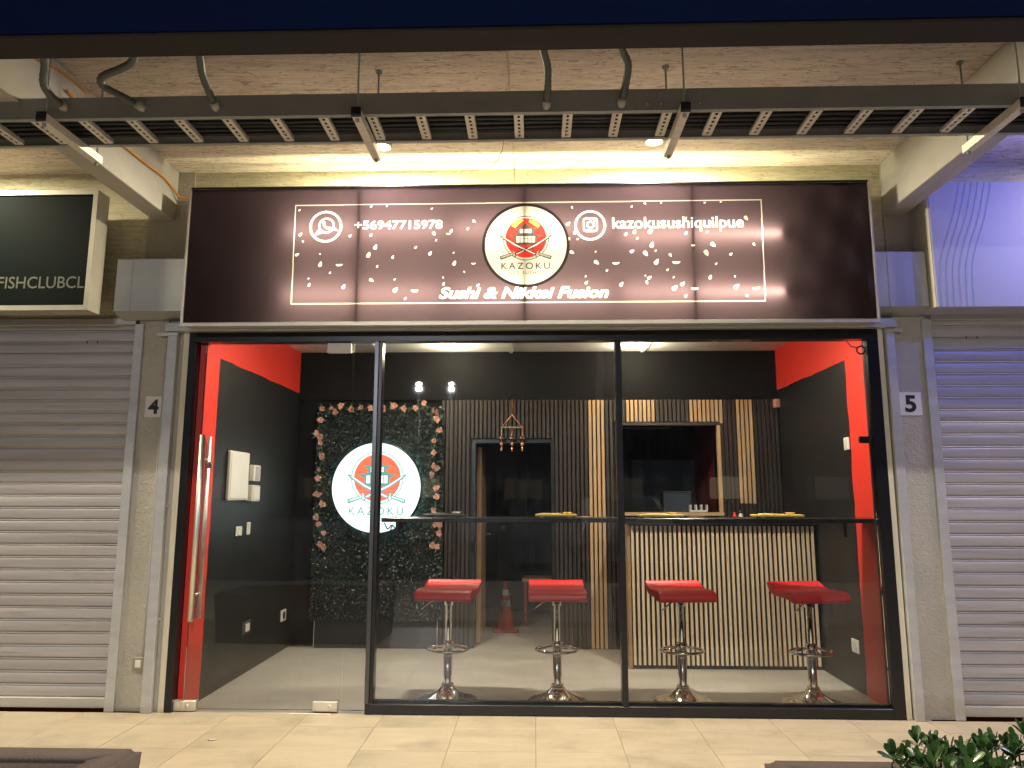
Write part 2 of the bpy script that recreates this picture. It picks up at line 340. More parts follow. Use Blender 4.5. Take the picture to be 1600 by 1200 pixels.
class Raster:
    def __init__(s, x0, x1, z0, z1, px, base):
        s.x0, s.z0, s.px = x0, z0, px; s.W = int(round((x1-x0)/px)); s.H = int(round((z1-z0)/px))
        s.a = np.empty((s.H, s.W, 3)); s.a[:] = base
    def poly(s, loops, col):
        """even-odd fill of closed loops (list of Nx2 arrays)"""
        if not isinstance(loops, list): loops = [loops]
        L = [(np.asarray(l, float)-[s.x0, s.z0])/s.px for l in loops]
        al = np.vstack(L); a = np.maximum(np.floor(al.min(0)).astype(int), 0); b = np.minimum(np.ceil(al.max(0)).astype(int)+1, [s.W, s.H])
        if (b <= a).any(): return
        X, Y = np.meshgrid(np.arange(a[0], b[0])+.5, np.arange(a[1], b[1])+.5); ins = np.zeros(X.shape, bool)
        for l in L:
            for i in range(len(l)):
                (x1, y1), (x2, y2) = l[i-1], l[i]
                if y1 == y2: continue
                ins ^= ((y1 > Y) != (y2 > Y)) & (X < (x2-x1)*(Y-y1)/(y2-y1)+x1)
        s.a[a[1]:b[1], a[0]:b[0]][ins] = col
    def tris(s, v, t, col):
        for q in t: s.poly(v[q], col)
    def disc(s, c, r, col, r_in=0):
        a = np.linspace(0, 2*np.pi, 97)[:-1]; ring = np.c_[np.cos(a), np.sin(a)]
        s.poly([np.array(c)+ring*r]+([np.array(c)+ring*r_in] if r_in else []), col)
    def line(s, pts, w, col):
        pts = np.asarray(pts, float)
        for p, q in zip(pts[:-1], pts[1:]):
            d = (q-p)/max(1e-9, np.linalg.norm(q-p)); n = np.array([-d[1], d[0]])*w/2; e = d*w*.3
            s.poly(np.array([p-e+n, q+e+n, q+e-n, p-e-n]), col)
    def text(s, body, x0, x1, z0, z1, col, **k):
        v, t = glyphs(body, **k); s.tris(fit(v, x0, x1, z0, z1), t, col)
    def grid_mesh(s, name, y, ss, org, material, yf=None, keep=None):
        H, W = s.H//ss, s.W//ss; c = s.a[:H*ss, :W*ss].reshape(H, ss, W, ss, 3).mean((1, 3)); cell = s.px*ss
        xs = s.x0+(np.arange(W)+.5)*cell; zs = s.z0+(np.arange(H)+.5)*cell; X, Z = np.meshgrid(xs, zs)
        Y = np.full(X.shape, float(y)) if yf is None else yf(X, Z)
        co = np.stack([X-org[0], Y-org[1], Z-org[2]], -1).reshape(-1, 3)
        i = (np.arange(H-1)[:, None]*W+np.arange(W-1)[None]).ravel(); q = np.c_[i, i+1, i+W+1, i+W]
        if keep is not None: q = q[keep(X, Z).ravel()[i]]
        me = bpy.data.meshes.new(name); me.vertices.add(len(co)); me.vertices.foreach_set('co', co.ravel())
        me.loops.add(len(q)*4); me.loops.foreach_set('vertex_index', q.ravel().astype(np.int32)); me.polygons.add(len(q))
        me.polygons.foreach_set('loop_start', np.arange(0, len(q)*4, 4, dtype=np.int32)); me.update(calc_edges=True)
        at = me.color_attributes.new('print', 'FLOAT_COLOR', 'POINT'); rgba = np.ones((len(co), 4)); rgba[:, :3] = c.reshape(-1, 3); at.data.foreach_set('color', rgba.ravel())
        me.polygons.foreach_set('use_smooth', np.ones(len(q), bool)); me.materials.append(material); me.update(); return me

def emblem(r, cx, cz, s, ink, red, paper, orange=None, grey=None):
    """round shop emblem: red sun, two-storey pagoda, crossed swords, lettering. s = radius of the paper disc"""
    T = lambda pts: np.array([(cx+(x-715)/445*s, cz+(585-y)/445*s) for x, y in pts])
    k = s/445; c = (cx+3*k, cz+80*k); g = grey or ink
    r.disc(c, 254*k, ink); r.disc(c, 245*k, paper); r.disc(c, 226*k, red)
    if orange: r.poly(T([(560, 365), (600, 320), (670, 292), (700, 300), (640, 345), (600, 385)]), orange); r.poly(T([(760, 295), (820, 318), (870, 362), (850, 390), (800, 350), (750, 320)]), orange)
    top = [(715, 310), (722, 335), (760, 372), (810, 392), (856, 388), (835, 405), (800, 425), (812, 455), (850, 472), (905, 472), (870, 492), (835, 512), (838, 565), (790, 585), (640, 585), (592, 565), (595, 512), (560, 492), (525, 472), (580, 472), (620, 455), (632, 425), (598, 405), (575, 388), (622, 392), (672, 372), (708, 335)]
    r.poly(T(top), g)
    for x in (652, 698, 742):
        for z0, z1 in ((402, 423), (428, 449)): r.poly(T([(x, z0), (x+36, z0), (x+36, z1), (x, z1)]), paper)
    for x in (612, 657, 699, 741, 783):
        for z0, z1 in ((485, 512), (517, 556)): r.poly(T([(x, z0), (x+34, z0), (x+34, z1), (x, z1)]), paper)
    for y in (628, 655): r.line(T([(530, y), (905, y)]), 6*k, ink)
    for f in (lambda x: x, lambda x: 1430-x):
        F = lambda pts: T([(f(x), y) for x, y in pts])
        r.poly(F([(993, 468), (1002, 480), (960, 520), (840, 600), (612, 705), (592, 690), (600, 672), (830, 562), (950, 490)]), ink)
        r.poly(F([(985, 483), (940, 515), (836, 588), (618, 692), (608, 684), (832, 573), (940, 503)]), paper)
        r.poly(F([(572, 645), (590, 650), (612, 718), (598, 722), (578, 690)]), ink); r.poly(F([(576, 652), (586, 658), (603, 712), (594, 706)]), paper)
        r.poly(F([(430, 712), (565, 670), (578, 702), (444, 752)]), ink)
        for i in range(8):
            x = 448+i*15; y = 724-i*4.9; r.poly(F([(x, y-8), (x+8, y-11), (x+12, y+7), (x+4, y+10)]), paper)
    r.text("KAZOKU", cx-(265)*k, cx+262*k, cz-(858-585)*k, cz-(783-585)*k, ink, spacing=1.35, offset=.006)
    r.text("LT SUSHI", cx-130*k, cx+130*k, cz-(914-585)*k, cz-(878-585)*k, ink, spacing=1.3)
    for a, b in ((-190, -150), (152, 190)): r.line([(cx+a*k, cz-308*k), (cx+b*k, cz-308*k)], 5*k, ink)

# ================================================================== GROUND AND SETTING
part('asphalt_ground', B(-60, 60, -60, -7.25, -.22, -.13), ASPH, kind='structure')
part('kerb', B(-60, 60, -7.25, -7.12, -.2, 0, c=.012), KERBM, kind='structure')
pav = part('pavement', B(-8, 8, -3.38, -.035, -.2, -.0035), GROUT, kind='structure')
part('paved_forecourt', B(-8, 8, -7.12, -3.381, -.2, 0), mat('forecourt_slab', (.50, .45, .38), .7, var=.12), kind='structure')
TX, TY = .4655, .389
tile0 = None; k = 0
for j in range(8):
    ya = -.268-TY*(j-1) if j else -.035          # first course is a cut one against the shop front
    yb = -.268-TY*j
    for i in range(-9, 9):
        xa = -.434+i*TX; dz = random.uniform(-.0008, .0008)
        if j == 0:
            w = part('tile', B(xa+.0025, xa+TX-.0025, yb+.0025, ya, -.012, 0, c=.0015), TILE, pav, org=(xa, yb, 0)); w.location.z += dz; continue
        if tile0 is None:
            tile0 = part('tile', B(xa+.0025, xa+TX-.0025, yb+.0025, yb+TY-.0025, -.012, 0, c=.0015), TILE, pav, org=(xa, yb, 0))
        else: inst(tile0, pav, (xa, yb, dz))
SHOPF = part('shop_floor', B(-2.4, 2.4, -.033, 5.2, -.1, -.001), FLOORM, kind='structure')
XL, XR, YB, ZC = -2.165, 2.256, 1.98, 2.66
part('shop_ceiling', B(XL-.1, XR+.1, .07, YB+.3, ZC, ZC+.08).box(-.2, -.17, .07, YB, ZC-.012, ZC).box(-1.42, -1.39, .07, YB, ZC-.012, ZC).box(1.02, 1.05, .07, YB, ZC-.012, ZC), CEILW, kind='structure')
part('left_wall', B(XL-.12, XL, .07, YB+.14, 0, ZC).box(XL-.048, XL, .034, .0695, 0, 2.33), LWALLM, kind='structure')
part('right_wall', B(XR, XR+.12, .07, YB+.14, 0, ZC), RWALLM, kind='structure')
DX0, DX1, DZ = -.54, .212, 1.838
WX0, WX1, WZ0, WZ1 = .80, 1.69, 1.185, 1.965
bw = MB(); y0, y1 = YB+.022, YB+.14
bw.box(XL, DX0, y0, y1, 0, ZC).box(DX0, DX1, y0, y1, DZ, ZC).box(DX1, WX0, y0, y1, 0, ZC).box(WX0, WX1, y0, y1, 0, WZ0).box(WX0, WX1, y0, y1, WZ1, ZC).box(WX1, XR, y0, y1, 0, ZC)
bw.box(XL, XR, YB, y0-.001, 2.208, ZC)
BWALL = part('back_wall', bw, mat('matt_black_back_wall', (.006, .006, .0065), .9, spec=.2, bump=.1, bscale=60), kind='structure')
# passage and kitchen behind the openings
part('passage_walls', B(-.9, -.8, YB+.141, 4.4, 0, 2.5).box(.45, .55, YB+.141, 4.4, 0, 2.5).box(-.8, .45, 4.3, 4.4, 0, 2.5).box(-.9, .55, YB+.141, 4.4, 2.5, 2.6), DKWALL, kind='structure')
part('kitchen_walls', B(.56, 1.95, 3.6, 3.7, 0, 2.5).box(.56, 1.95, YB+.141, 3.7, 2.5, 2.6), DKWALL, kind='structure')
part('kitchen_side_wall', B(1.83, 1.95, YB+.141, 3.6, 0, 2.5), mat("dim_red_wall", (.30, .02, .025), .6), kind='structure')

# facade wall above and around the shop front (board-cast concrete), with a vertical crack-like joint
fw = MB().box(-2.31, -.102, 0, .06, 2.46, 3.54).box(-.096, 2.36, 0, .06, 2.46, 3.54).box(-.102, -.096, .012, .06, 2.46, 3.54)
fac = part('concrete_facade_wall', fw, WALLC)
tag(fac, 'yellow lit concrete wall strip above the middle shop sign', 'wall')
for nm, xa, xb, lb in (('concrete_facade_wall', -8, -2.62, 'dim concrete wall over the left shop, behind the dark green sign'), ('concrete_facade_wall', 2.61, 8, 'blue lit concrete wall over the right shop, behind the pale banner')):
    tag(part(nm, B(xa, xb, 0, .2, 2.5, 3.54), WALLC), lb, 'wall')
for xa, xb, lb in ((-2.62, -2.311, 'stucco column with the number 4 plate, left of the glass shop front'), (2.361, 2.61, 'stucco column with the number 5 plate, right of the glass shop front')):
    tag(part('stucco_column', B(xa, xb, -.012, .22, 0, 3.539), STUCCO), lb, 'column')
# soffit slab, beams
sf = MB().box(-8, -.103, -1.985, 0, 3.54, 3.74).box(-.097, 8, -1.985, 0, 3.54, 3.74).box(-.103, -.097, -1.985, 0, 3.55, 3.74)
part('soffit', sf, SOFFIT, kind='structure')
eb = tag(part('edge_beam', B(-8, 8, -2.135, -1.985, 3.115, 3.80, c=.008), NAVY, org=(0, -2.06, 3.4)), 'dark edge beam running across the very top of the photo', 'beam')
for xa, xb, lb in ((-2.565, -2.425, 'pale concrete cross beam above the number 4 column'), (2.362, 2.505, 'concrete cross beam above the number 5 column, blue on its right face'), (-7.2, -7.05, 'concrete cross beam at the far left end of the canopy'), (7.05, 7.2, 'concrete cross beam at the far right end of the canopy')):
    tag(part('cross_beam', B(xa, xb, -1.984, -.0125, 3.18, 3.5395, c=.004), BEAMC), lb, 'beam')

part('sky_tint_sheet', B(-8, 8, -2.148, -2.137, 3.122, 3.82), FASC, eb)  # sheet added over the beam's outer face to carry the sky's blue

# ================================================================== CANOPY LAMPS
def canopy_lamp(x, y, p, label, col=(1, .87, .60)):
    t = thing('downlight', label, 'lamp', (x, y, 3.54), group='round downlights under the canopy')
    part('trim_ring', MB().lathe([(.055, 0), (.062, -.004), (.064, -.012), (.056, -.016), (.048, -.012), (.046, 0)], (x, y, 3.54), 24), WHITE, t)
    part('lens', MB().lathe([(.0001, -.006), (.047, -.006)], (x, y, 3.54), 24), LENSW, t)
    area('lamp_light', (0, 0, -.02), p, col, .09, parent=t); return t
canopy_lamp(-.935, -.365, P_CANOPY, 'small bright downlight under the canopy, left of the sign emblem')
canopy_lamp(.79, -.385, P_CANOPY, 'small bright downlight under the canopy, right of the sign emblem')
canopy_lamp(-3.75, -.62, P_CANOPY_L, 'downlight under the canopy over the left shop')
canopy_lamp(-5.6, -.62, P_CANOPY_L, 'downlight under the canopy at the far left')
canopy_lamp(3.95, -.62, 20, 'downlight under the canopy over the right shop', (1, .86, .74))
t = thing('flood_lamp', 'blue globe lamp hung under the canopy over the right shop', 'lamp', (3.55, -.80, 3.10))
part('stem', MB().tube([(3.55, -.80, 3.16), (3.55, -.80, 3.54)], .008, 8), BLKAL, t)
part('socket', MB().lathe([(.0001, 3.19), (.03, 3.185), (.034, 3.14), (.0001, 3.135)], (3.55, -.80, 0), 16), BLKAL, t)
part('globe', MB().lathe([(.06*math.sin(a), 3.08-.06*math.cos(a)) for a in np.linspace(.01, 2.7, 12)], (3.55, -.80, 0), 20), emit("blue_lens", (.10, .14, 1), 14), t)
point('lamp_light', (0, -0.075, -.02), P_BLUE, (.13, .17, 1), .05, parent=t)

t = thing('added_street_lamp', 'tall unseen street lamp added behind the viewer to light the shop front', 'lamp', (1.5, -11.5, 0))  # unseen lamp, added for the outside light on shutters, floor and stools
part('pole', MB().lathe([(.11, -.13), (.10, .6), (.055, 9.4)], (1.5, -11.5, 0), 14), RAILM, t)
part('arm', MB().tube([(1.5, -11.5, 9.3), (1.5, -11.2, 9.55), (1.5, -10.6, 9.6)], .035, 8), RAILM, t)
part('lamp_head', B(1.36, 1.64, -10.75, -10.1, 9.56, 9.66, c=.02), BLKAL, t)
part('lens', B(1.40, 1.60, -10.7, -10.15, 9.548, 9.559), emit('added_street_lens', (1, .85, .62), 30), t)
area('lamp_light', (0, 1.1, 9.52), P_STREET, (1, .91, .80), .3, rot=(R(38), 0, 0), parent=t)

# things across the car park that the glass mirrors faintly; the building is added against the sky
for lx, ly, lz, lb in ((-6.2, -34, 7.3, 'far lamp post at the back of the car park, left'), (-4.4, -34, 7.25, 'far lamp post at the back of the car park, right')):
    t = thing('lamp_post', lb, 'lamp', (lx, ly, 0)); part('pole', MB().lathe([(.09, -.13), (.05, lz)], (lx, ly, 0), 10), RAILM, t)
    part('lamp_head', MB().lathe([(.0001, lz+.16), (.16, lz+.10), (.17, lz), (.0001, lz-.02)], (lx, ly, 0), 14), emit('post_lens', (1, .93, .85), 40), t); point('lamp_light', (0, 0, lz-.2), P_POST, (.96, .95, 1), .11, parent=t)
t = thing('added_sky_block', 'unseen dark building added to block the low sky from the glass', 'building', (0, -46, 0))  # put in to keep the orange horizon out of the reflections
part('wall', B(-40, 40, -47, -46, -.13, 13), DKWALL, t)
for i in range(9): part('window', B(-30+i*7, -27.5+i*7, -45.99, -45.95, 1.2, 2.6), emit('added_glow_window_%d' % (i % 2), (1, .8, .5), .10 if i % 3 else .5), t)  # faint window glow, added with the building for the reflections
def car(xc, yc, col, lb):
    t = thing('parked_car', lb, 'car', (xc, yc, -.13)); z = -.13; P_ = mat('car_paint_'+lb.split()[0], col, .3, .2, coat=.6); GL = mat('car_glass', (.02, .025, .03), .08)
    prof_ = [(-2.05, .35), (-2.08, .62), (-1.95, .78), (-1.15, .90), (-.55, 1.36), (.65, 1.42), (1.45, 1.02), (2.0, .92), (2.08, .60), (2.05, .32)]
    bm = bmesh.new(); rings = []
    for w in (-.86, -.80, .80, .86):
        k_ = .04 if abs(w) > .82 else 0; rings.append([bm.verts.new((xc+w*(1-.16*max(0, (q[1]-.9)/.5)), yc+q[0]*(1-k_*.3), z+q[1]-k_)) for q in prof_])
    for a, b_ in zip(rings[:-1], rings[1:]):
        for i in range(len(prof_)): bm.faces.new((a[i], a[(i+1) % len(prof_)], b_[(i+1) % len(prof_)], b_[i]))
    bm.faces.new(rings[0]); bm.faces.new(list(reversed(rings[-1])))
    mb = MB(); mb.bm(bm); part('body', mb, P_, t)
    part('windscreen', MB().add([(xc-.68, yc+1.42, z+1.06), (xc+.68, yc+1.42, z+1.06), (xc+.60, yc+.72, z+1.42), (xc-.60, yc+.72, z+1.42)], [(0, 1, 2, 3)]), GL, t)
    for sx in (-1, 1):
        part('headlight', B(xc+sx*.52-.16, xc+sx*.52+.16, yc+2.02, yc+2.07, z+.66, z+.78, c=.01), WHITE, t)
        part('side_window', MB().add([(xc+sx*.84, yc-1.0, z+.96), (xc+sx*.84, yc+1.2, z+.98), (xc+sx*.765, yc+.6, z+1.36), (xc+sx*.765, yc-.5, z+1.33)], [(0, 1, 2, 3)]), GL, t)
        for yy in (-1.3, 1.3): part('wheel', MB().lathe([(.0001, -.1), (.2, -.11), (.31, -.09), (.31, .09), (.2, .11), (.0001, .1)], (xc+sx*.78, yc+yy, z+.31), 20, axis='x'), CABLE, t)
car(1.75, -10.6, (.62, .62, .62), 'white car parked behind the viewer, mirrored in the glass')
car(-2.6, -11.0, (.10, .11, .13), 'grey car parked behind the viewer on the left')

# ================================================================== CABLE TRAY AND HANGERS
ct = thing('cable_tray', 'long grey cable ladder with slotted rungs hung under the canopy', 'cable tray', (0, -1.37, 3.09))
def rail(yo, yi):
    s = 1 if yi > yo else -1
    return MB().prism([(yo, 3.09), (yi, 3.09), (yi, 3.094), (yo+s*.004, 3.094), (yo+s*.004, 3.193), (yi, 3.193), (yi, 3.205), (yo, 3.197)], -7.9, 7.9)
part('side_rail', rail(-1.555, -1.53), RAILM, ct); part('side_rail', rail(-1.268, -1.293), RAILM, ct)
pl = MB().box(.50, .86, -1.559, -1.5555, 3.10, 3.187)
jp = part('joint_plate', pl, RAILM, ct)
for bx in (.56, .62, .74, .80):
    for bz in (3.122, 3.172): part('bolt', MB().lathe([(.0001, -1.567), (.007, -1.566), (.008, -1.5592)], (bx, 0, bz), 8, axis='y'), RAILM, jp)
rg = MB(); x0 = 0; ya, yb = -1.528, -1.295
ys = list(np.linspace(ya, yb, 14)); xs = [-.022, -.006, .006, .022]
for a in range(3):
    for b_ in range(13):
        if a == 1 and b_ in (1, 3, 5, 7, 9, 11): continue
        rg.add([(xs[a], ys[b_], 3.096), (xs[a+1], ys[b_], 3.096), (xs[a+1], ys[b_+1], 3.096), (xs[a], ys[b_+1], 3.096)], [(0, 1, 2, 3)])
rg.box(-.023, -.021, ya, yb, 3.0965, 3.112).box(.021, .023, ya, yb, 3.0965, 3.118)
r0 = None
for i in range(-32, 33):
    x = -.04+i*.2325
    if r0 is None: r0 = part('rung', rg, RUNGM, ct, org=(0, 0, 0)); r0.location = (x, 1.37, -3.09)
    else: inst(r0, ct, (x, 1.37, -3.09))
for i in range(16):
    y = -1.520+i*.0135; zz = 3.127+(i % 3)*.012
    pts = [(x, y+random.uniform(-.004, .004), zz+random.uniform(-.003, .004)) for x in np.linspace(-7.8, 7.8, 34)]
    pale = i in (0, 1, 2)
    part('cable', MB().tube(pts, .0065 if pale else .0105, 6), CABLEW if pale else CABLE, ct)
part('cable', MB().tube([(-.12, -1.30, 3.09), (-.125, -1.292, 3.04), (-.15, -1.28, 2.985), (-.185, -1.275, 2.965)], .0022, 5), CABLEW, ct)
for x, lb in ((-2.262, 'strut hanger with rods by the left cross beam'), (-.785, 'strut hanger under the tray, left of the canopy joint'), (.72, 'strut hanger under the tray, between the second pair of conduits and the right beam'), (2.23, 'strut hanger under the tray by the right cross beam, tinted blue')):
    t = thing('trapeze_hanger', lb, 'hanger', (x, -1.3, 3.05), group='strut hangers carrying the cable tray')
    st = MB().prism([(x-.02, 3.046), (x-.02, 3.087), (x-.011, 3.087), (x-.011, 3.084), (x-.017, 3.084), (x-.017, 3.049), (x+.017, 3.049), (x+.017, 3.084), (x+.011, 3.084), (x+.011, 3.087), (x+.02, 3.087), (x+.02, 3.046)], -1.615, -1.165, axis='y')
    part('strut', st, RUNGM, t)
    part('end_cap', B(x-.0225, x+.0225, -1.628, -1.6155, 3.043, 3.09, c=.002), CABLE, t)
    part('rod', MB().tube([(x, -1.595, 3.03), (x, -1.595, 3.54)], .005, 8), RAILM, t)
    part('rod', MB().tube([(x, -1.185, 3.03), (x, -1.185, 3.54)], .005, 8), RAILM, t)
    for yy in (-1.595, -1.185): part('nut', MB().lathe([(.0001, 3.032), (.010, 3.032), (.010, 3.0455)], (x, yy, 0), 6), RAILM, t)
    part('washer', MB().lathe([(.018, 3.532), (.018, 3.539), (.0001, 3.5395)], (x, -1.185, 0), 12), RAILM, t)
CON = [([[-2.12, -1.865, 3.287], [-2.157, -1.775, 3.232], [-2.203, -1.708, 3.18], [-2.209, -1.642, 3.156], [-2.2, -1.575, 3.146]], 'dark flexible conduit dropping into the tray beside the left cross beam'),
       ([[-1.697, -1.865, 3.301], [-1.756, -1.775, 3.246], [-1.83, -1.735, 3.23], [-1.941, -1.695, 3.215], [-1.956, -1.655, 3.192], [-1.893, -1.615, 3.167], [-1.83, -1.575, 3.14]], 'flexible conduit bent in an S shape above the tray'),
       ([[-1.441, -1.865, 3.305], [-1.455, -1.775, 3.25], [-1.472, -1.708, 3.215], [-1.472, -1.642, 3.176], [-1.469, -1.575, 3.141]], 'flexible conduit just right of the S shaped one'),
       ([[0.063, -1.865, 3.308], [0.077, -1.775, 3.253], [0.095, -1.708, 3.218], [0.096, -1.642, 3.165], [0.091, -1.575, 3.125]], 'curved conduit right of the canopy joint'),
       ([[0.393, -1.865, 3.311], [0.419, -1.775, 3.256], [0.452, -1.708, 3.227], [0.45, -1.642, 3.175], [0.44, -1.575, 3.129]], 'rightmost curved conduit entering the tray rail')]
def smooth(pts, n=6):
    P = [Vector(p) for p in pts]; P = [P[0]]+P+[P[-1]]; out = []
    for i in range(1, len(P)-2):
        for k in range(n):
            t = k/n; a, b, c, d = P[i-1:i+3]
            out.append(.5*((2*b)+(c-a)*t+(2*a-5*b+4*c-d)*t*t+(3*b-a-3*c+d)*t**3))
    return out+[P[-2]]
for pts, lb in CON:
    q = smooth(pts, 7); t = thing('flexible_conduit', lb, 'conduit', tuple(q[-1]), group='flexible conduits above the cable tray')
    rr = [.0165+(.0016 if i % 2 else 0) for i in range(len(q))]
    part('hose', MB().tube(q, rr, 10), CONDM, t)
    e = q[-1]; d = (q[-1]-q[-3]).normalized(); part('ferrule', MB().tube([e-d*.012, e+d*.014, e+d*.03], [.021, .021, .015], 12), FERR, t)
tag(part('orange_cable', MB().tube(smooth([(-2.412, -1.25, 3.42), (-2.414, -.9, 3.385), (-2.414, -.667, 3.388), (-2.414, -.486, 3.392), (-2.414, -.247, 3.404), (-2.412, -.12, 3.385), (-2.38, -.05, 3.34), (-2.25, -.03, 3.335)], 5), .007, 8), ORANGE), 'orange cable running along the left cross beam to the sign', 'cable')
tag(part('orange_cable', MB().tube(smooth([(-2.414, -1.80, 3.40), (-2.30, -1.66, 3.34), (-2.2, -1.6, 3.30), (-2.10, -1.55, 3.22)], 5), .006, 8), ORANGE), 'short orange cable looping behind the leftmost conduit', 'cable')

# ================================================================== MAIN SIGN
SX0, SX1, SZ0, SZ1, SY = -2.225, 2.172, 2.415, 3.322, -.222
sign = thing('lit_shop_sign', 'wide backlit dark banner sign with petals and round emblem above the glass front', 'sign', (-.026, SY, SZ0))
PETALS = [(-1.501, 3.169, 0.0115, 0), (-1.488, 3.002, 0.0164, 0), (-1.468, 2.956, 0.0098, 0), (-1.504, 2.866, 0.018, 0), (-1.353, 2.87, 0.0082, 0), (-1.349, 2.799, 0.0229, 0), (-1.225, 2.799, 0.0229, 1), (-1.283, 2.743, 0.0098, 0), (-1.421, 2.706, 0.0082, 0), (-1.415, 2.663, 0.0147, 0), (-1.192, 2.649, 0.0197, 0), (-1.161, 2.99, 0.0131, 0), (-1.025, 2.994, 0.0131, 0), (-1.03, 3.188, 0.0115, 0), (-0.926, 3.191, 0.0082, 0), (-0.994, 2.912, 0.0229, 0), (-1.037, 2.859, 0.0246, 0), (-0.879, 2.844, 0.0147, 0), (-0.978, 2.783, 0.0115, 0), (-1.014, 2.693, 0.0197, 0), (-0.863, 2.696, 0.0098, 0), (-0.857, 2.625, 0.0246, 0), (-0.733, 2.624, 0.0246, 1), (-0.791, 2.569, 0.0115, 0), (-0.732, 2.908, 0.0131, 0), (-0.638, 2.867, 0.0197, 0), (-0.486, 2.87, 0.0082, 0), (-0.481, 2.799, 0.0213, 0), (-0.551, 2.706, 0.0082, 0), (-0.547, 2.663, 0.0147, 0), (-0.6, 2.955, 0.0098, 0), (-0.616, 3.002, 0.0164, 0), (-0.503, 3.017, 0.0147, 0), (-0.521, 3.001, 0.0147, 1), (-0.632, 3.17, 0.0098, 0), (0.278, 3.169, 0.0111, 0), (0.662, 3.17, 0.0111, 0), (0.747, 3.191, 0.0111, 0), (0.852, 3.195, 0.0093, 0), (1.13, 3.191, 0.0093, 0), (1.233, 3.196, 0.0093, 0), (0.251, 3.057, 0.0186, 0), (0.294, 2.999, 0.0167, 0), (0.256, 2.956, 0.013, 0), (0.312, 2.954, 0.0093, 0), (0.273, 2.867, 0.0186, 0), (0.425, 2.869, 0.0084, 0), (0.428, 2.799, 0.0223, 0), (0.553, 2.796, 0.0241, 1), (0.495, 2.744, 0.0111, 0), (0.359, 2.706, 0.0084, 0), (0.363, 2.664, 0.0148, 0), (0.584, 2.651, 0.0204, 0), (0.62, 2.984, 0.0148, 0), (0.676, 2.999, 0.0186, 0), (0.693, 2.955, 0.0111, 0), (0.776, 3.001, 0.0241, 0), (0.784, 2.91, 0.0241, 0), (0.742, 2.856, 0.0241, 0), (0.807, 2.872, 0.0093, 0), (0.656, 2.869, 0.0186, 0), (0.899, 2.844, 0.0148, 0), (0.81, 2.797, 0.026, 0), (0.936, 2.798, 0.026, 1), (0.879, 2.745, 0.0111, 0), (0.738, 2.708, 0.0074, 0), (0.762, 2.694, 0.0186, 0), (0.746, 2.665, 0.0148, 0), (0.916, 2.696, 0.0084, 0), (0.92, 2.626, 0.026, 0), (0.969, 2.651, 0.0204, 0), (0.988, 2.573, 0.013, 0), (1.003, 2.988, 0.0148, 0), (1.139, 2.993, 0.0111, 0), (1.046, 2.908, 0.013, 1), (1.171, 2.911, 0.0241, 0), (1.127, 2.857, 0.026, 2), (1.282, 2.845, 0.0148, 0), (1.43, 2.91, 0.013, 0), (1.186, 2.782, 0.0111, 0), (1.146, 2.693, 0.0186, 0), (1.301, 2.699, 0.0084, 0), (1.306, 2.63, 0.026, 0), (1.431, 2.624, 0.0241, 1), (1.046, 2.625, 0.0241, 1), (1.371, 2.572, 0.013, 0), (1.388, 3.086, 0.0204, 2), (1.005, 3.085, 0.0148, 2), (-0.357, 3.082, 0.0136, 0), (-0.396, 3.031, 0.0111, 0), (-0.357, 2.8, 0.0148, 1), (-0.416, 2.743, 0.0087, 0), (-0.327, 2.652, 0.0148, 0)]
dark = (.041, .027, .040); paper = (.205, .198, .222)
ras = Raster(SX0+.004, SX1-.004, SZ0+.004, SZ1-.004, .00155, dark)
WH = (.56, .55, .64)
ras.line([(-1.527, 3.202), (1.49, 3.207), (1.484, 2.538), (-1.525, 2.538), (-1.527, 3.202)], .0062, (.30, .28, .32))
random.seed(3)
for x, z, s, tpe in PETALS:
    a = random.uniform(.5, 1.3) if tpe != 1 else random.uniform(-.08, .08); s *= .74
    tt = np.linspace(0, 2*np.pi, 20)[:-1]
    if tpe == 1: p = np.c_[np.cos(tt)*1.25, np.where(np.sin(tt) > 0, .05, .7*np.sin(tt))]
    else: p = np.c_[np.cos(tt)*1.05*(1+.15*np.cos(tt)), np.sin(tt)*.62*(1-.35*np.cos(tt))]
    if tpe != 1 and random.random() < .3: a = -a
    M2 = np.array([[math.cos(a), -math.sin(a)], [math.sin(a), math.cos(a)]])
    ras.poly(p@M2.T*s+[x, z], (.55, .30, .27) if tpe == 2 else (.58, .53, .56))
ras.disc((-1.323, 3.055), .106, WH, .094)
ras.disc((-1.318, 3.062), .052, WH, .043); ras.poly(np.array([(-1.365, 3.045), (-1.395, 2.995), (-1.34, 3.012), (-1.335, 3.022), (-1.352, 3.022)]), WH)
ras.line([(-1.338, 3.082), (-1.334, 3.062), (-1.318, 3.046), (-1.298, 3.042)], .011, WH); ras.disc((-1.337, 3.082), .009, WH); ras.disc((-1.299, 3.043), .009, WH)
ras.poly(np.array([(-1.275, 3.055), (-1.24, 3.025), (-1.285, 3.035)]), WH)
ras.text("+56947715978", -1.133, -.562, 3.034, 3.092, WH, offset=.007)
ras.disc((.393, 3.046), .100, WH, .0885)
sq = lambda h, r_: np.array([(.395+sx*(h-r_)+r_*math.cos(a), 3.05+sz*(h-r_)+r_*math.sin(a)) for sx, sz, a0 in ((1, 1, 0), (-1, 1, 90), (-1, -1, 180), (1, -1, 270)) for a in np.radians([a0, a0+30, a0+60, a0+90])])
ras.poly([sq(.046, .016), sq(.038, .010)], WH); ras.disc((.395, 3.05), .025, WH, .017); ras.disc((.421, 3.076), .006, WH)
ras.text("kazokusushiquilpue", .536, 1.371, 3.000, 3.098, WH, offset=.007)
ras.text("Sushi & Nikkei Fusion", -.575, .504, 2.566, 2.641, WH, offset=.026, shear=.28)
for (a, b) in ((-.575, -.55), ):
    pass
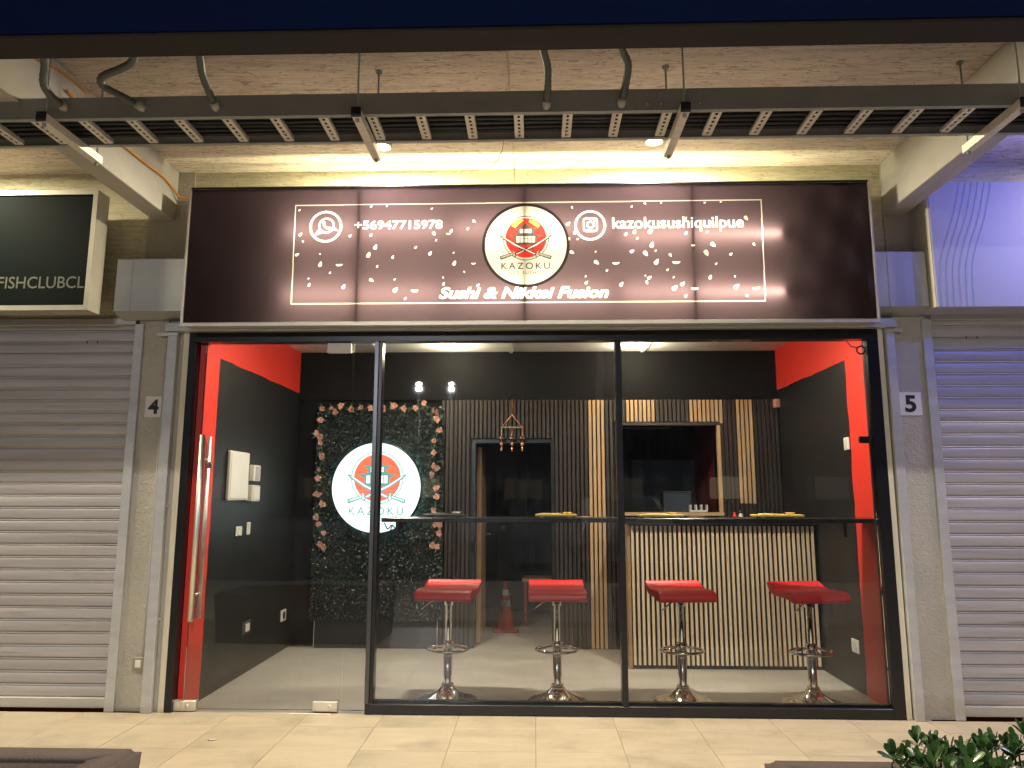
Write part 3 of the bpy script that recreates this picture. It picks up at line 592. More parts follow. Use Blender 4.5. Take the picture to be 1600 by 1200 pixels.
ras.disc((-.022, 2.918), .281, (.008, .006, .008)); ras.disc((-.022, 2.918), .262, paper)
emblem(ras, -.022, 2.918, .262, (.010, .008, .012), (.32, .012, .013), paper, orange=(.45, .20, .04), grey=(.028, .022, .026))
fm = bpy.data.materials.new("banner_film"); fm.use_nodes = True; n = fm.node_tree; n.nodes.clear(); L = n.links
o = n.nodes.new("ShaderNodeOutputMaterial"); at = n.nodes.new("ShaderNodeAttribute"); at.attribute_name = 'print'
tr = n.nodes.new("ShaderNodeBsdfTranslucent"); L.new(at.outputs['Color'], tr.inputs[0]); df = n.nodes.new("ShaderNodeBsdfDiffuse"); L.new(at.outputs['Color'], df.inputs[0])
m1 = n.nodes.new("ShaderNodeMixShader"); m1.inputs[0].default_value = .06; L.new(tr.outputs[0], m1.inputs[1]); L.new(df.outputs[0], m1.inputs[2])
gl = n.nodes.new("ShaderNodeBsdfGlossy"); gl.inputs['Roughness'].default_value = .14; m2 = n.nodes.new("ShaderNodeMixShader"); m2.inputs[0].default_value = .012
tc = n.nodes.new("ShaderNodeTexCoord"); no = n.nodes.new("ShaderNodeTexNoise"); no.inputs['Scale'].default_value = 2.2; L.new(tc.outputs['Object'], no.inputs[0]); bp = n.nodes.new("ShaderNodeBump"); bp.inputs['Strength'].default_value = .25; bp.inputs['Distance'].default_value = .03
L.new(no.outputs[0], bp.inputs['Height']); L.new(bp.outputs[0], gl.inputs['Normal'])
L.new(m1.outputs[0], m2.inputs[1]); L.new(gl.outputs[0], m2.inputs[2]); L.new(m2.outputs[0], o.inputs[0])
def wrinkle(X, Z):
    # the banner pulls into soft folds at its right end
    w = np.clip((X-1.55)/.5, 0, 1); d = .006*w*np.sin((X*1.0+Z*1.1)*16)+.004*w*np.sin(X*31-Z*9)
    e = np.minimum(np.minimum(X-SX0, SX1-X), np.minimum(Z-SZ0, SZ1-Z)); return SY+d*np.clip(e/.05, 0, 1)
fo = bpy.data.objects.new('printed_film', ras.grid_mesh('printed_film', SY, 2, (-.026, SY, SZ0), fm, yf=wrinkle)); link(fo, sign); fo.location = (0, 0, 0)
WB = mat("sign_box_white", (.42, .42, .40), .6)
part('box', B(SX0, SX1, -.018, -.012, SZ0, SZ1).box(SX0+.006, SX1-.006, SY+.004, SY+.014, SZ1-.02, SZ1).box(SX0, SX0+.006, SY+.004, -.018, SZ0, SZ1-.006).box(SX1-.006, SX1, SY+.004, -.018, SZ0, SZ1-.006).box(SX0+.006, SX1-.006, SY+.004, -.018, SZ0, SZ0+.006), WB, sign)
fr = MB().box(SX0-.012, SX1+.012, SY-.006, SY+.02, SZ0-.020, SZ0-.001).box(SX0-.012, SX0-.0005, SY-.006, -.02, SZ0-.001, SZ1+.010).box(SX1+.0005, SX1+.012, SY-.006, -.02, SZ0-.001, SZ1+.010)
part('edge_trim', fr, mat("trim_aluminium", (.50, .47, .45), .4, .6, var=.1), sign)
part('edge_trim', B(SX0, SX1, SY-.006, SY+.02, SZ1+.0005, SZ1+.010), BLKAL, sign, label='thin black top edge trim')
for x in (-1.107, -.030, 1.048): part('rib', B(x-.011, x+.011, SY+.010, SY+.035, SZ0+.007, SZ1-.007), BLKAL, sign)
for row, (z, y3) in enumerate(((3.030, (-.130, -.136, -.140)), (2.600, (-.136, -.138, -.142)))):
    for i, (xa, xb) in enumerate(((-1.60, -.535), (-.515, .545), (.565, 1.625))):
        y = y3[i]; zt = z-(.048 if row == 0 and i == 2 else 0)
        ye = -.190 if i == 2 else y      # the last pair hangs forward, almost touching the film
        tb = part('led_tube', MB().tube([(xa+.02, y, zt), (xa+.40, y-.015*(i == 2), zt), (xb-.02, ye, zt)], .012, 10, cap=False), TUBEM, sign)
        part('tube_socket', MB().box(xb-.018, xb+.004, ye-.014, ye+.02, zt-.016, zt+.016).box(xa-.004, xa+.018, y-.016, y+.02, zt-.016, zt+.016), BLKAL, tb)

# ================================================================== NEIGHBOUR SIGNS AND HOUSINGS
t = thing('shop_sign', 'dark green box sign with pale letters over the left shutter', 'sign', (-3.9, -.3, 2.463))
part('frame', B(-5.6, -2.802, -.3, -.17, 2.488, 2.520).box(-5.6, -2.802, -.3, -.17, 3.262, 3.292).box(-2.832, -2.802, -.3, -.17, 2.520, 3.262).box(-5.6, -5.57, -.3, -.17, 2.520, 3.262), mat("pale_sign_frame", (.42, .40, .34), .5, .3, var=.08), t)
pn = part('panel', B(-5.57, -2.832, -.290, -.175, 2.520, 3.262), SIGNL, t)
part('lettering', text_mb("FISHCLUBCL", -3.41, -2.845, 2.633, 2.712, -.2915, offset=.008), SIGNT, pn)
part('wall_bracket', B(-5.2, -2.9, -.169, -.0, 2.6, 2.64).box(-5.2, -2.9, -.169, 0, 3.1, 3.14), RAILM, t)
t = thing('shop_banner_sign', 'pale blue lit box sign with curved thin lines over the right shutter', 'sign', (3.9, -.22, 2.49))
part('box', B(2.545, 5.4, -.22, -.01, 2.49, 3.312, c=.004), SIGNR, t)
sidep = part('side_panel', B(2.539, 2.5445, -.216, -.014, 2.495, 3.307), mat("cream_sign_side", (.55, .52, .42), .6), t)
part('side_lines', MB().add(*(lambda q: (sum([[(2.5385, y, 2.5), (2.5385, y+.004, 2.5), (2.5385, y+.004, 3.3), (2.5385, y, 3.3)] for y in q], []), [tuple(range(4*i, 4*i+4)) for i in range(len(q))]))([-.2+i*.026 for i in range(7)])), LINEG, sidep)
base = [(2.831, 3.309), (2.773, 3.087), (2.709, 2.913), (2.671, 2.788), (2.658, 2.694), (2.653, 2.499)]
for k in range(-2, 4):
    if k == -2: base_k = base
    lm = MB(); q = smooth([(x+k*.040, -.2225, z) for x, z in base], 6)
    q = [p for p in q if p.x > 2.55]
    for a, b_ in zip(q[:-1], q[1:]): lm.add([(a.x-.002, a.y, a.z), (a.x+.002, a.y, a.z), (b_.x+.002, b_.y, b_.z), (b_.x-.002, b_.y, b_.z)], [(0, 1, 2, 3)])
    part('printed_line', lm, LINEB, t)
HM = mat("housing_steel", (.40, .41, .41), .38, .45, var=.06, vscale=(2, 2, 5))
def housing(x0, x1, z0, z1, y, lb):
    t = thing('shutter_motor_cover', lb, 'box', ((x0+x1)/2, y, z0), group='sheet steel covers beside the main sign')
    part('cover', MB().prism([(y, z0), (y, z1), (-.013, z1), (-.013, z0-.03), (-.05, z0-.03)], x0, x1), HM, t)
    part('seam_strip', B(x0+.10, x0+.106, y-.002, y-.0002, z0, z1), HM, t)
housing(-2.72, -2.24, 2.515, 2.868, -.155, 'dull grey steel cover between the dark green sign and the main sign')
housing(2.188, 2.53, 2.515, 2.875, -.155, 'lavender lit steel cover between the main sign and the right banner')

# ================================================================== SHUTTERS
PITCH = .0785
def shutter(xa, xb, gx0, gx1, lb, glb):
    t = thing('roller_shutter', lb, 'shutter', ((xa+xb)/2, .03, 0), group='closed roller shutters')
    z = 0
    prof = [(.012, .0004), (.004, .0022), (.0016, .008), (.0004, .022), (.0, .034), (.0006, .048), (.0025, .0600), (.005, .0632), (.009, .0648), (.009, .0668), (.003, .0682), (.0015, .0712), (.003, .0745), (.009, .0760), (.020, .0780), (.020, .0004)]
    s0 = None
    for i in range(31):
        z = .075+i*PITCH
        if s0 is None:
            s0 = part('slat', MB().prism([(p[0]+.02, p[1]+z) for p in prof], xa, xb), SLATM, t, org=((xa+xb)/2, .03, z))
        else: inst(s0, t, (0, random.uniform(-.0012, .0012), z))
    part('bottom_bar', B(xa, xb, .005, .045, .012, .074, c=.004), mat("bottom_bar_paint", (.50, .49, .44), .5, .2, var=.1, vscale=(2, 6, 6)), t)
    part('guide_rail', B(gx0, gx1, -.032, .05, 0, 2.46, c=.003), ALU, t)
    part('lintel', B(xa, xb, -.02, .1, 2.46, 2.50), ALU, t)
    for x in ((xa+xb)/2,):
        part('hole', B(gx0-.35, gx0-.343, .0185, .0196, 2.34, 2.356).box(gx0-.28, gx0-.273, .0185, .0196, 2.34, 2.356) if xa < 0 else B(gx1+.24, gx1+.247, .0185, .0196, 2.34, 2.356).box(gx1+.31, gx1+.317, .0185, .0196, 2.34, 2.356), INK, t)
    return t
shutter(-5.6, -2.642, -2.64, -2.58, 'closed roller shutter under the dark green sign at the left edge', '')
shutter(2.602, 5.5, 2.54, 2.6, 'closed roller shutter under the pale banner at the right edge, tinted violet', '')

# shutter frame of the open middle shop
t = thing('steel_surround', 'grey steel guide rails and lintel around the glass shop front', 'frame', (0, 0, 0))
part('guide_rail', B(-2.402, -2.338, -.05, .0, 0, 2.46, c=.003), ALU, t)
part('guide_rail', B(2.296, 2.352, -.05, .0, 0, 2.46, c=.003), ALU, t)
part('lintel', B(-2.41, 2.362, -.085, -.015, 2.40, 2.455, c=.004), mat("lintel_grey", (.42, .45, .46), .4, .3, var=.06, vscale=(1, 4, 4)), t)
part('bracket', B(-2.47, -2.33, -.06, -.051, 2.372, 2.392).box(2.30, 2.40, -.06, -.051, 2.372, 2.392), ALU, t)
for x, z in ((-2.337, 1.25), (-2.337, .55), (2.353, 1.4), (2.353, .16)): part('fixing_lug', B(x, x+.012, -.03, -.015, z, z+.014), ALU, t)
for x0, x1 in ((-2.305, -2.268), (2.256, 2.288)):
    tag(part('door_reveal', B(x0, x1, -.022, .08, 0, 2.399), CREAM), 'cream painted reveal strip on the %s side of the glass front' % ('left' if x0 < 0 else 'right'), 'trim')

# ================================================================== GLASS FRONT
win = thing('shopfront_window', 'black framed glass shop front of two wide panes', 'window', (.6, 0, 0))
part('top_rail', B(-2.266, 2.254, -.03, .05, 2.333, 2.398, c=.002), BLKAL, win)
part('bottom_rail', B(-1.017, 2.18, -.03, .05, .003, .062, c=.003), BLKAL, win)
part('mullion', B(-1.019, -.992, -.032, .05, .062, 2.332, c=.002), mat("mullion_satin", (.10, .105, .11), .28, .7), win)
part('mullion', B(-.990, -.968, -.026, .05, .062, 2.332, c=.002), BLKAL, win)
part('mullion', B(.560, .597, -.03, .05, .062, 2.332, c=.002), BLKAL, win)
part('jamb', B(2.18, 2.254, -.03, .05, .003, 2.332, c=.003), BLKAL, win)
part('inner_bead', B(-.966, .558, .024, .036, .063, .078).box(.599, 2.178, .024, .036, .063, .078), BLKAL, win)
part('glass_pane', B(-.967, .559, .008, .016, .0625, 2.3325), GLASS, win)
part('glass_pane', B(.598, 2.179, .008, .016, .0625, 2.3325), GLASS, win)
part('side_light_pane', B(-1.165, -1.0195, .008, .016, .012, 2.3325), GLASS, win)
door = thing('glass_door', 'frameless glass door with long steel pull handles, left end of the front', 'door', (-1.7, .012, 0))
part('jamb', B(-2.266, -2.216, -.03, .06, 0, 2.332, c=.003), BLKAL, door)
part('glass_leaf', B(-2.163, -1.172, .007, .017, .014, 2.322), GLASS, door)
for x0, x1, z0, z1 in ((-2.245, -2.075, .004, .066), (-1.345, -1.19, .008, .068), (-1.342, -1.185, 2.262, 2.328)):
    pf = part('patch_fitting', B(x0, x1, -.008, .032, z0, z1, c=.003), STEELB if z1 < 1 else WHITE, door)
    if z1 < 1: part('lock', MB().lathe([(.0001, -.011), (.011, -.011), (.012, -.0085)], ((x0+x1)/2+.03, 0, (z0+z1)/2), 14, axis='y'), STEELB, pf)
for yy, x in ((-.062, -2.118), (.082, -2.136)):
    h = part('pull_handle', MB().tube([(x, yy, .548), (x, yy, 1.712)], .0165, 18), STEELB, door)
    for z in (.70, 1.56): part('handle_post', MB().tube([(x, yy, z), (x, .005 if yy < 0 else .019, z)], .008, 10), STEELB, h)
part('lock_rose', MB().lathe([(.0001, .03), (.02, .03), (.02, .018)], (-2.10, 0, 1.52), 14, axis='y'), STEELB, door)
tag(part('threshold_strip', B(-1.47, -1.22, -.05, -.031, .0005, .006), CREAM), 'loose pale sill strip lying below the glass door', 'strip')
tag(part('door_sensor', MB().tube([(2.152+.026*math.cos(a), .0, 2.264+.026*math.sin(a)) for a in np.linspace(0, 2*math.pi, 21)[:-1]], .005, 8, closed=True).tube([(2.13, 0, 2.28), (2.09, 0, 2.29), (2.06, 0, 2.33)], .003, 6), BLKAL), 'black ring sensor with a wire in the top right corner of the glass', 'sensor')
tag(part('steel_bracket', B(2.115, 2.179, .017, .045, 1.662, 1.705, c=.002), BLKAL), 'small black bracket on the right jamb in front of the red strip', 'bracket')
tag(part('paper_scrap', MB().tube([(-1.76, -.53, .004), (-1.74, -.54, .006), (-1.725, -.53, .004), (-1.722, -.52, .006)], .004, 5), WHITE), 'tiny white paper scrap on the pavement tiles', 'scrap')

# ================================================================== SMALL ITEMS ON THE COLUMNS
for ch, x0, x1, z0, z1, cx in (('4', -2.535, -2.415, 1.835, 1.972, -2.478), ('5', 2.363, 2.503, 1.835, 1.985, 2.432)):
    t = thing('number_plate', 'small white plate with a black %s on the %s column' % (ch, 'left' if ch == '4' else 'right'), 'plate', (cx, -.015, z0))
    part('plate', B(x0, x1, -.018, -.0125, z0, z1, c=.001), PLATE, t)
    part('numeral', text_mb(ch, cx-.036, cx+.036, z0+.020, z1-.020, -.0195, offset=.035), INK, t)
t = thing('conduit_pipe', 'thin pale conduit down the number 4 column to a socket box', 'conduit', (-2.43, -.035, .3))
part('pipe', MB().tube([(-2.418, -.024, .33), (-2.418, -.024, .8), (-2.416, -.024, 1.6), (-2.414, -.024, 2.48)], .0085, 10), FERR, t)
for z in (.62, 1.25, 2.08): part('clip', B(-2.436, -2.400, -.030, -.0135, z, z+.016), FERR, t)
t2 = thing('wall_socket', 'grey weatherproof socket at the foot of the number 4 column', 'socket', (-2.43, -.03, .255))
part('box', B(-2.475, -2.405, -.045, -.0125, .25, .33, c=.004), mat("socket_grey", (.30, .28, .24), .5), t2)
part('cover', B(-2.455, -2.420, -.049, -.0455, .268, .312, c=.002), WHITE, t2)

# ================================================================== INTERIOR: WALL SLATS
def slat_proto(z0, z1, m, parent, x, y=YB, w=.0255, d=.02):
    return part('slat', B(x-w/2, x+w/2, y-d, y, z0, z1, c=.0015), m, parent, org=(x, y, z0))
SP = .0385
wp = thing('slat_wall_panel', 'dark brown vertical slat cladding on the rear wall around the doorway', 'wall panel', (.7, YB, 0))
part('backing_felt', B(-.828, DX0, YB, YB+.0215, 0, 2.206).box(DX0, DX1, YB, YB+.0215, DZ, 2.206).box(DX1, WX0-.03, YB, YB+.0215, 0, 2.206).box(WX0-.03, WX1+.03, YB, YB+.0215, 0, WZ0-.03).box(WX0-.03, WX1+.03, YB, YB+.0215, WZ1+.03, 2.206).box(WX1+.03, XR, YB, YB+.0215, 0, 2.206), BLKS, wp)
light = [(.538, .692, 0, 2.2), (.867, 1.150, 1.985, 2.2), (1.434, 1.740, 1.985, 2.2), (1.876, 2.030, 1.262, 2.2)]
lw = thing('oak_slat_strips', 'light oak vertical slat strips standing out on the dark slat wall', 'wall panel', (.6, YB, 0))
protos = {}
x = -.808
while x < XR-.02:
    segs = []
    if DX0-.01 < x < DX1+.01: segs = [(DZ+.012, 2.2)]
    elif WX0-.04 < x < WX1+.04: segs = [(0.005, WZ0-.035), (WZ1+.035, 2.2)]
    else: segs = [(.005, 2.2)]
    lt = next((l for l in light if l[0] <= x <= l[1]), None)
    for z0, z1 in segs:
        todo = [(z0, z1, WOODD, wp)]
        if lt and z1 > 2.1:
            if lt[2] > z0+.1: todo = ([(z0, lt[2]-.002, WOODD, wp)] if not (WX0-.04 < x < WX1+.04) else [])+[(max(lt[2], z0), z1, WOODL, lw)]
            else: todo = [(z0, z1, WOODL, lw)]
        for a, b_, m, par in todo:
            if x > 1.75 and m is WOODD and a < .5 and b_ < 1.3: pass
            key = (round(a, 3), round(b_, 3), m.name)
            if key not in protos: protos[key] = slat_proto(a, b_, m, par, x)
            else:
                inst(protos[key], par, Vector((x, YB, a))-WP[par])
    x += SP
# serving hatch frame
hf = thing('hatch_frame', 'oak frame around the dark serving hatch in the slat wall', 'frame', (1.25, YB, WZ0))
part('side_board', B(WX1, WX1+.028, YB-.024, YB+.145, WZ0-.001, WZ1), WOODL, hf); part('side_board', B(WX0-.028, WX0, YB-.024, YB+.145, WZ0-.001, WZ1), WOODL, hf)
part('sill_board', B(WX0-.028, WX1+.028, YB-.05, YB+.145, WZ0-.03, WZ0-.0015), WOODL, hf); part('head_board', B(WX0-.028, WX1+.028, YB-.024, YB+.145, WZ1+.001, WZ1+.028), WOODD, hf)
# kitchen contents, seen dimly
t = thing('extractor_hood', 'pale extractor hood edge at the top of the dark serving hatch', 'hood', (1.05, 2.9, 1.9))
part('canopy', MB().prism([(2.5, 2.06), (2.5, 2.11), (3.3, 2.24), (3.3, 2.06)], .72, 1.5), WHITE, t); part('grease_filter', B(.78, 1.44, 2.56, 3.2, 2.045, 2.0595), STEELB, t)
t = thing('kitchen_box', 'blue grey box on the kitchen shelf behind the hatch', 'box', (1.35, 2.6, 1.17)); part('body', B(1.28, 1.55, 2.5, 2.7, 1.17, 1.36, c=.004), mat("bluegrey", (.035, .045, .07), .5), t); part('lid', B(1.275, 1.555, 2.495, 2.705, 1.361, 1.375, c=.003), mat("bluegrey", (.1, .12, .17)), t)
tag(part('kitchen_shelf', B(.70, 1.82, 2.40, 2.85, 1.13, 1.165), DKWALL), 'dark shelf inside the serving hatch', 'shelf')
t = thing('menu_holder', 'small pale rack with upright dividers in the hatch corner', 'rack', (1.56, 2.2, WZ0))
part('base', B(1.46, 1.62, YB+.16, YB+.22, 1.172, 1.20), WHITE, t)
for i in range(4): part('divider', B(1.462+i*.05, 1.474+i*.05, YB+.16, YB+.22, 1.2005, 1.25), WHITE, t)
part('support', B(1.44, 1.64, YB+.146, YB+.30, 1.15, 1.1715), DKWALL, t)

# doorway
t = thing('doorway_trim', 'black trim around the dark doorway in the rear wall', 'trim', (-.16, YB, 0))
part('jamb', B(DX0, DX0+.03, YB-.004, YB+.15, 0, DZ), BLKAL, t); part('jamb', B(DX1-.03, DX1, YB-.004, YB+.15, 0, DZ), BLKAL, t); part('head', B(DX0+.03, DX1-.03, YB-.004, YB+.15, DZ-.03, DZ), BLKAL, t)
t = thing('open_door', 'brown door leaf standing open behind the doorway, seen edge on', 'door', (-.49, 2.16, 0))
part('leaf', B(-.508, -.466, 2.155, 2.86, .012, 1.78, c=.002), WOODP, t)
hd = part('handle', MB().tube([(-.4655, 2.80, .95), (-.42, 2.80, .95), (-.42, 2.70, .95)], .010, 8), CHROME, t)
t = thing('traffic_cone', 'orange traffic cone with two white sleeves in the dark passage', 'cone', (-.262, 2.85, 0))
part('base', B(-.385, -.139, 2.727, 2.973, 0, .018, c=.006), CONER, t)
def cr(z): return .085-.066*(z-.018)/.45
part('body', MB().lathe([(cr(z), z) for z in (.018, .1, .2, .235)]+[(cr(z), z) for z in (.30, .345)]+[(cr(z), z) for z in (.40, .468)]+[(.0001, .47)], (-.262, 2.85, 0), 24), CONER, t)
for za, zb in ((.235, .30), (.345, .40)): part('sleeve', MB().lathe([(cr(za)+.002, za), (cr(zb)+.002, zb)], (-.262, 2.85, 0), 24), CONEW, t)
t = thing('passage_bench', 'low dim wooden bench behind the traffic cone in the passage', 'bench', (.1, 3.2, 0))
part('seat', B(-.10, .40, 3.1, 3.4, .45, .48), WOODP, t)
for x, y in ((-.07, 3.12), (.37, 3.12), (-.07, 3.38), (.37, 3.38)): part('leg', B(x-.015, x+.015, y-.015, y+.015, 0, .45), mat("bench_leg", (.2, .03, .03), .5), t)
t = thing('passage_cabinet', 'tall dark two door cabinet at the end of the passage', 'cabinet', (0, 4.1, 0))
part('door', B(-.42, -.053, 4.05, 4.08, .1, 2.0, c=.003), DKWALL, t); part('door', B(-.047, .40, 4.05, 4.08, .1, 2.0, c=.003), DKWALL, t); part('carcass', B(-.44, .42, 4.081, 4.29, 0, 2.05), DKWALL, t)
tag(part('light_switch', B(-.365, -.315, 4.036, 4.0495, .93, .98), WHITE), 'tiny white square on the dark cabinet door at the end of the passage', 'switch')

# ================================================================== HEDGE PANEL AND ROUND SIGN
t = thing('hedge_panel', 'dark artificial boxwood hedge panel on a black board', 'hedge', (-1.38, YB, 0))
part('board', B(-1.925, -.835, YB-.035, YB-.001, 0, 2.13), BLK, t)
part('edge_strip', B(-1.929, -1.9255, YB-.036, YB-.001, 0, .235), WHITE, t); part('edge_strip', B(-.8345, -.831, YB-.036, YB-.001, 0, .235), WHITE, t)
hv = []; hf_ = []
rs = np.random.RandomState(4)
for i in range(15000):
    x = rs.uniform(-1.95, -.81); z = rs.uniform(.235, 2.135)
    if rs.rand() < .15: x = -1.95 if rs.rand() < .5 else -.81; x += rs.uniform(-.012, .012)
    y = YB-.04-rs.uniform(0, .045)
    a = rs.uniform(0, 6.28); tl = rs.uniform(-.9, .9); s = rs.uniform(.009, .015)
    u = np.array([math.cos(a), math.sin(tl)*.7, math.sin(a)]); w_ = np.array([-math.sin(a), rs.uniform(-.6, .6), math.cos(a)])*.6
    c = np.array([x, y, z]); o = len(hv)
    hv += [tuple(c-u*s), tuple(c+w_*s), tuple(c+u*s), tuple(c-w_*s)]; hf_.append((o, o+1, o+2, o+3))
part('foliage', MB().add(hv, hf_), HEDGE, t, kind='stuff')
FLOWERS = [(-1.915, 2.12), (-1.829, 2.113), (-1.747, 2.148), (-1.646, 2.113), (-1.556, 2.121), (-1.466, 2.119), (-1.389, 2.131), (-1.258, 2.15), (-1.164, 2.118), (-1.061, 2.128), (-0.975, 2.159), (-0.888, 2.104), (-0.863, 2.021), (-0.834, 1.919), (-0.885, 1.817), (-0.881, 1.716), (-0.879, 1.597), (-0.892, 1.503), (-0.853, 1.391), (-0.849, 1.31), (-0.872, 1.197), (-0.851, 1.083), (-0.818, 0.997), (-0.879, 0.893), (-0.839, 0.884), (-1.928, 2.001), (-1.962, 1.882), (-1.92, 1.799), (-1.902, 1.679), (-1.923, 1.565), (-1.929, 1.477), (-1.943, 1.352), (-1.882, 1.259), (-1.931, 1.142), (-1.913, 1.08), (-1.859, 0.988), (-1.886, 0.896)]
gt = thing('flower_garland', 'garland of pink silk flowers framing the hedge panel on three sides', 'garland', (-1.38, YB-.09, 2.1))
def flower(seed):
    r_ = random.Random(seed); mb = MB()
    for lay, (n_, rad, lift) in enumerate(((5, .034, .10), (4, .022, .55))):
        for k in range(n_):
            a = 2*math.pi*k/n_+r_.uniform(-.2, .2)+lay*.6; R1 = rad*r_.uniform(.8, 1.15); wd = R1*.62
            ca, sa = math.cos(a), math.sin(a)
            P = lambda u, v, h: (ca*u-sa*v, -h, sa*u+ca*v)
            mb.add([P(0, 0, .002), P(R1*.55, -wd*.8, R1*lift+.006), P(R1*.95, -wd*.35, R1*lift*1.6+.002), P(R1, 0, R1*lift*1.6-.002), P(R1*.95, wd*.35, R1*lift*1.6+.002), P(R1*.55, wd*.8, R1*lift+.006), P(R1*.5, 0, R1*lift*.5+.004)],
                   [(0, 1, 6), (1, 2, 6), (2, 3, 6), (3, 4, 6), (4, 5, 6), (5, 0, 6)])
    mb.lathe([(.0001, -.016), (.006, -.014), (.007, -.004)], n=8, axis='y', smooth=True)
    return mb
fp = [flower(i).mesh('flower', PETAL) for i in range(5)]
pts_g = []
for i, (x, z) in enumerate(FLOWERS):
    for j in range(2 if i % 5 == 1 else 1):
        o = bpy.data.objects.new('flower', fp[(i+j) % 5]); link(o, gt); o.location = Vector((x+j*.035, YB-.095, z+random.uniform(-.01, .01)-j*.02))-WP[gt]
        o.rotation_euler = (random.uniform(-.5, .5), random.uniform(0, 6), random.uniform(-.6, .6)); s = random.uniform(.75, 1.05); o.scale = (s, s, s)
gl_ = MB()
for i, (x, z) in enumerate(FLOWERS):
    for j in range(3):
        a = random.uniform(0, 6.28); c = Vector((x+math.cos(a)*.035, YB-.085, z+math.sin(a)*.04)); d = Vector((math.cos(a), random.uniform(-.4, .1), math.sin(a)))*.022; n_ = Vector((-math.sin(a), 0, math.cos(a)))*.010
        gl_.add([c-d, c+n_-d*.2, c+d, c-n_-d*.2], [(0, 1, 2, 3)])
part('leaves', gl_, GLEAF, gt, kind='stuff')
vine = [(x, YB-.085, z) for x, z in [(-1.886, .87)]+FLOWERS[:24:-1]+FLOWERS[:25]]
part('vine', MB().tube(vine, .0025, 5), GLEAF, gt)

RC = (-1.384, 1.40); RR = .402
rsn = thing('round_light_sign', 'round glowing white sign with the red emblem on the hedge panel', 'sign', (RC[0], 1.83, RC[1]))
part('rim', MB().lathe([(RR-.004, 1.826), (RR+.006, 1.824), (RR+.008, 1.83), (RR+.008, 1.89), (RR-.02, 1.892)], (RC[0], 0, RC[1]), 72, axis='y'), BLKAL, rsn)
part('back_glow_ring', MB().lathe([(RR-.03, 1.893), (RR-.012, 1.893), (RR-.012, 1.93), (RR-.03, 1.93)], (RC[0], 0, RC[1]), 64, axis='y'), emit("cool_back_light", (.45, .95, .90), 7), rsn)
ras2 = Raster(RC[0]-RR, RC[0]+RR, RC[1]-RR, RC[1]+RR, .002, (.80, .96, .92))
emblem(ras2, RC[0]+.004, RC[1]+.012, RR*1.03, (.14, .26, .26), (.88, .14, .07), (.86, .97, .94), grey=(.12, .26, .22))
em = bpy.data.materials.new("round_sign_face"); em.use_nodes = True; n = em.node_tree; n.nodes.clear(); L = n.links
o = n.nodes.new("ShaderNodeOutputMaterial"); at = n.nodes.new("ShaderNodeAttribute"); at.attribute_name = 'print'; e = n.nodes.new("ShaderNodeEmission"); e.inputs[1].default_value = 1.3
L.new(at.outputs['Color'], e.inputs[0]); L.new(e.outputs[0], o.inputs[0])
fo = bpy.data.objects.new('lit_face', ras2.grid_mesh('lit_face', 1.83, 2, (RC[0], 1.83, RC[1]), em, keep=lambda X, Z: (X-RC[0])**2+(Z-RC[1])**2 < (RR-.001)**2)); link(fo, rsn)

# ================================================================== COUNTER
YC = 1.252; CX0, CX1 = .79, 2.252
ctr = thing('service_counter', 'counter faced with light slats on black, right half of the shop', 'counter', (1.5, YC, 0))
part('body', B(CX0+.002, CX1, YC, YC+.55, 0.002, 1.095), BLKS, ctr)
part('counter_top', B(CX0-.03, CX1, YC-.06, YC+.60, 1.10, 1.132, c=.003), BLKTOP, ctr)
part('side_panel', B(.765, CX0, YC-.001, YC+.58, 0.002, 1.094), WOODP, ctr)
part('edge_strip', B(CX0-.028, CX1, YC-.0625, YC-.0605, 1.124, 1.1315), mat("pale_strip", (.55, .5, .4), .5), ctr)
s0 = None; CS = .0373
for i in range(39):
    x = .808+i*CS
    if s0 is None: s0 = part('slat', B(x-.0095, x+.0095, YC-.018, YC-.0005, .03, 1.092, c=.001), mat("pale_slat_oak", (.72, .56, .38), .5, var=.16, vscale=(40, 40, 2.2), rnd=.08), ctr, org=(x, YC, 0))
    else: inst(s0, ctr, (x-1.5, 0, 0))
t = thing('sauce_bottle', 'small red capped sauce bottle on the counter', 'bottle', (1.655, 1.36, 1.132))
part('body', MB().lathe([(.0001, 1.132), (.017, 1.133), (.017, 1.170), (.008, 1.184)], (1.655, 1.36, 0), 14), REDS, t); part('cap', MB().lathe([(.009, 1.184), (.009, 1.197), (.0001, 1.198)], (1.655, 1.36, 0), 12), REDS, t)
t = thing('sauce_bottle', 'small clear bottle with a black cap on the counter', 'bottle', (1.705, 1.36, 1.132))
part('body', MB().lathe([(.0001, 1.132), (.018, 1.133), (.018, 1.172), (.008, 1.19)], (1.705, 1.36, 0), 14), mat("cloudy_plastic", (.6, .5, .42), .3), t); part('cap', MB().lathe([(.010, 1.19), (.010, 1.216), (.0001, 1.217)], (1.705, 1.36, 0), 12), BLKTOP, t)

# ================================================================== WINDOW BAR, BOARDS, STOOLS
wb = thing('window_bar', 'narrow black bar ledge running behind the shop window', 'bar', (.6, .2, 1.15))
part('bar_top', B(-.962, 2.25, .055, .40, 1.156, 1.184, c=.003), BLKTOP, wb)
for x in (-.86, .58, 2.0): part('bracket', MB().prism([(.06, 1.1555), (.28, 1.1555), (.28, 1.145), (.08, 1.07), (.06, 1.07)], x-.01, x+.01), BLKAL, wb)
tag(part('loose_wire', MB().tube(smooth([(-.955, .12, 1.15), (-.93, .11, 1.11), (-.90, .1, 1.135), (-.86, .1, 1.10), (-.83, .1, 1.14), (-.79, .1, 1.125), (-.75, .1, 1.15)], 6), .004, 6).tube(smooth([(-.9, .1, 1.13), (-.92, .1, 1.08), (-.955, .1, 1.03)], 6), .004, 6), CABLE), 'tangle of black wire under the left end of the window bar', 'wire')
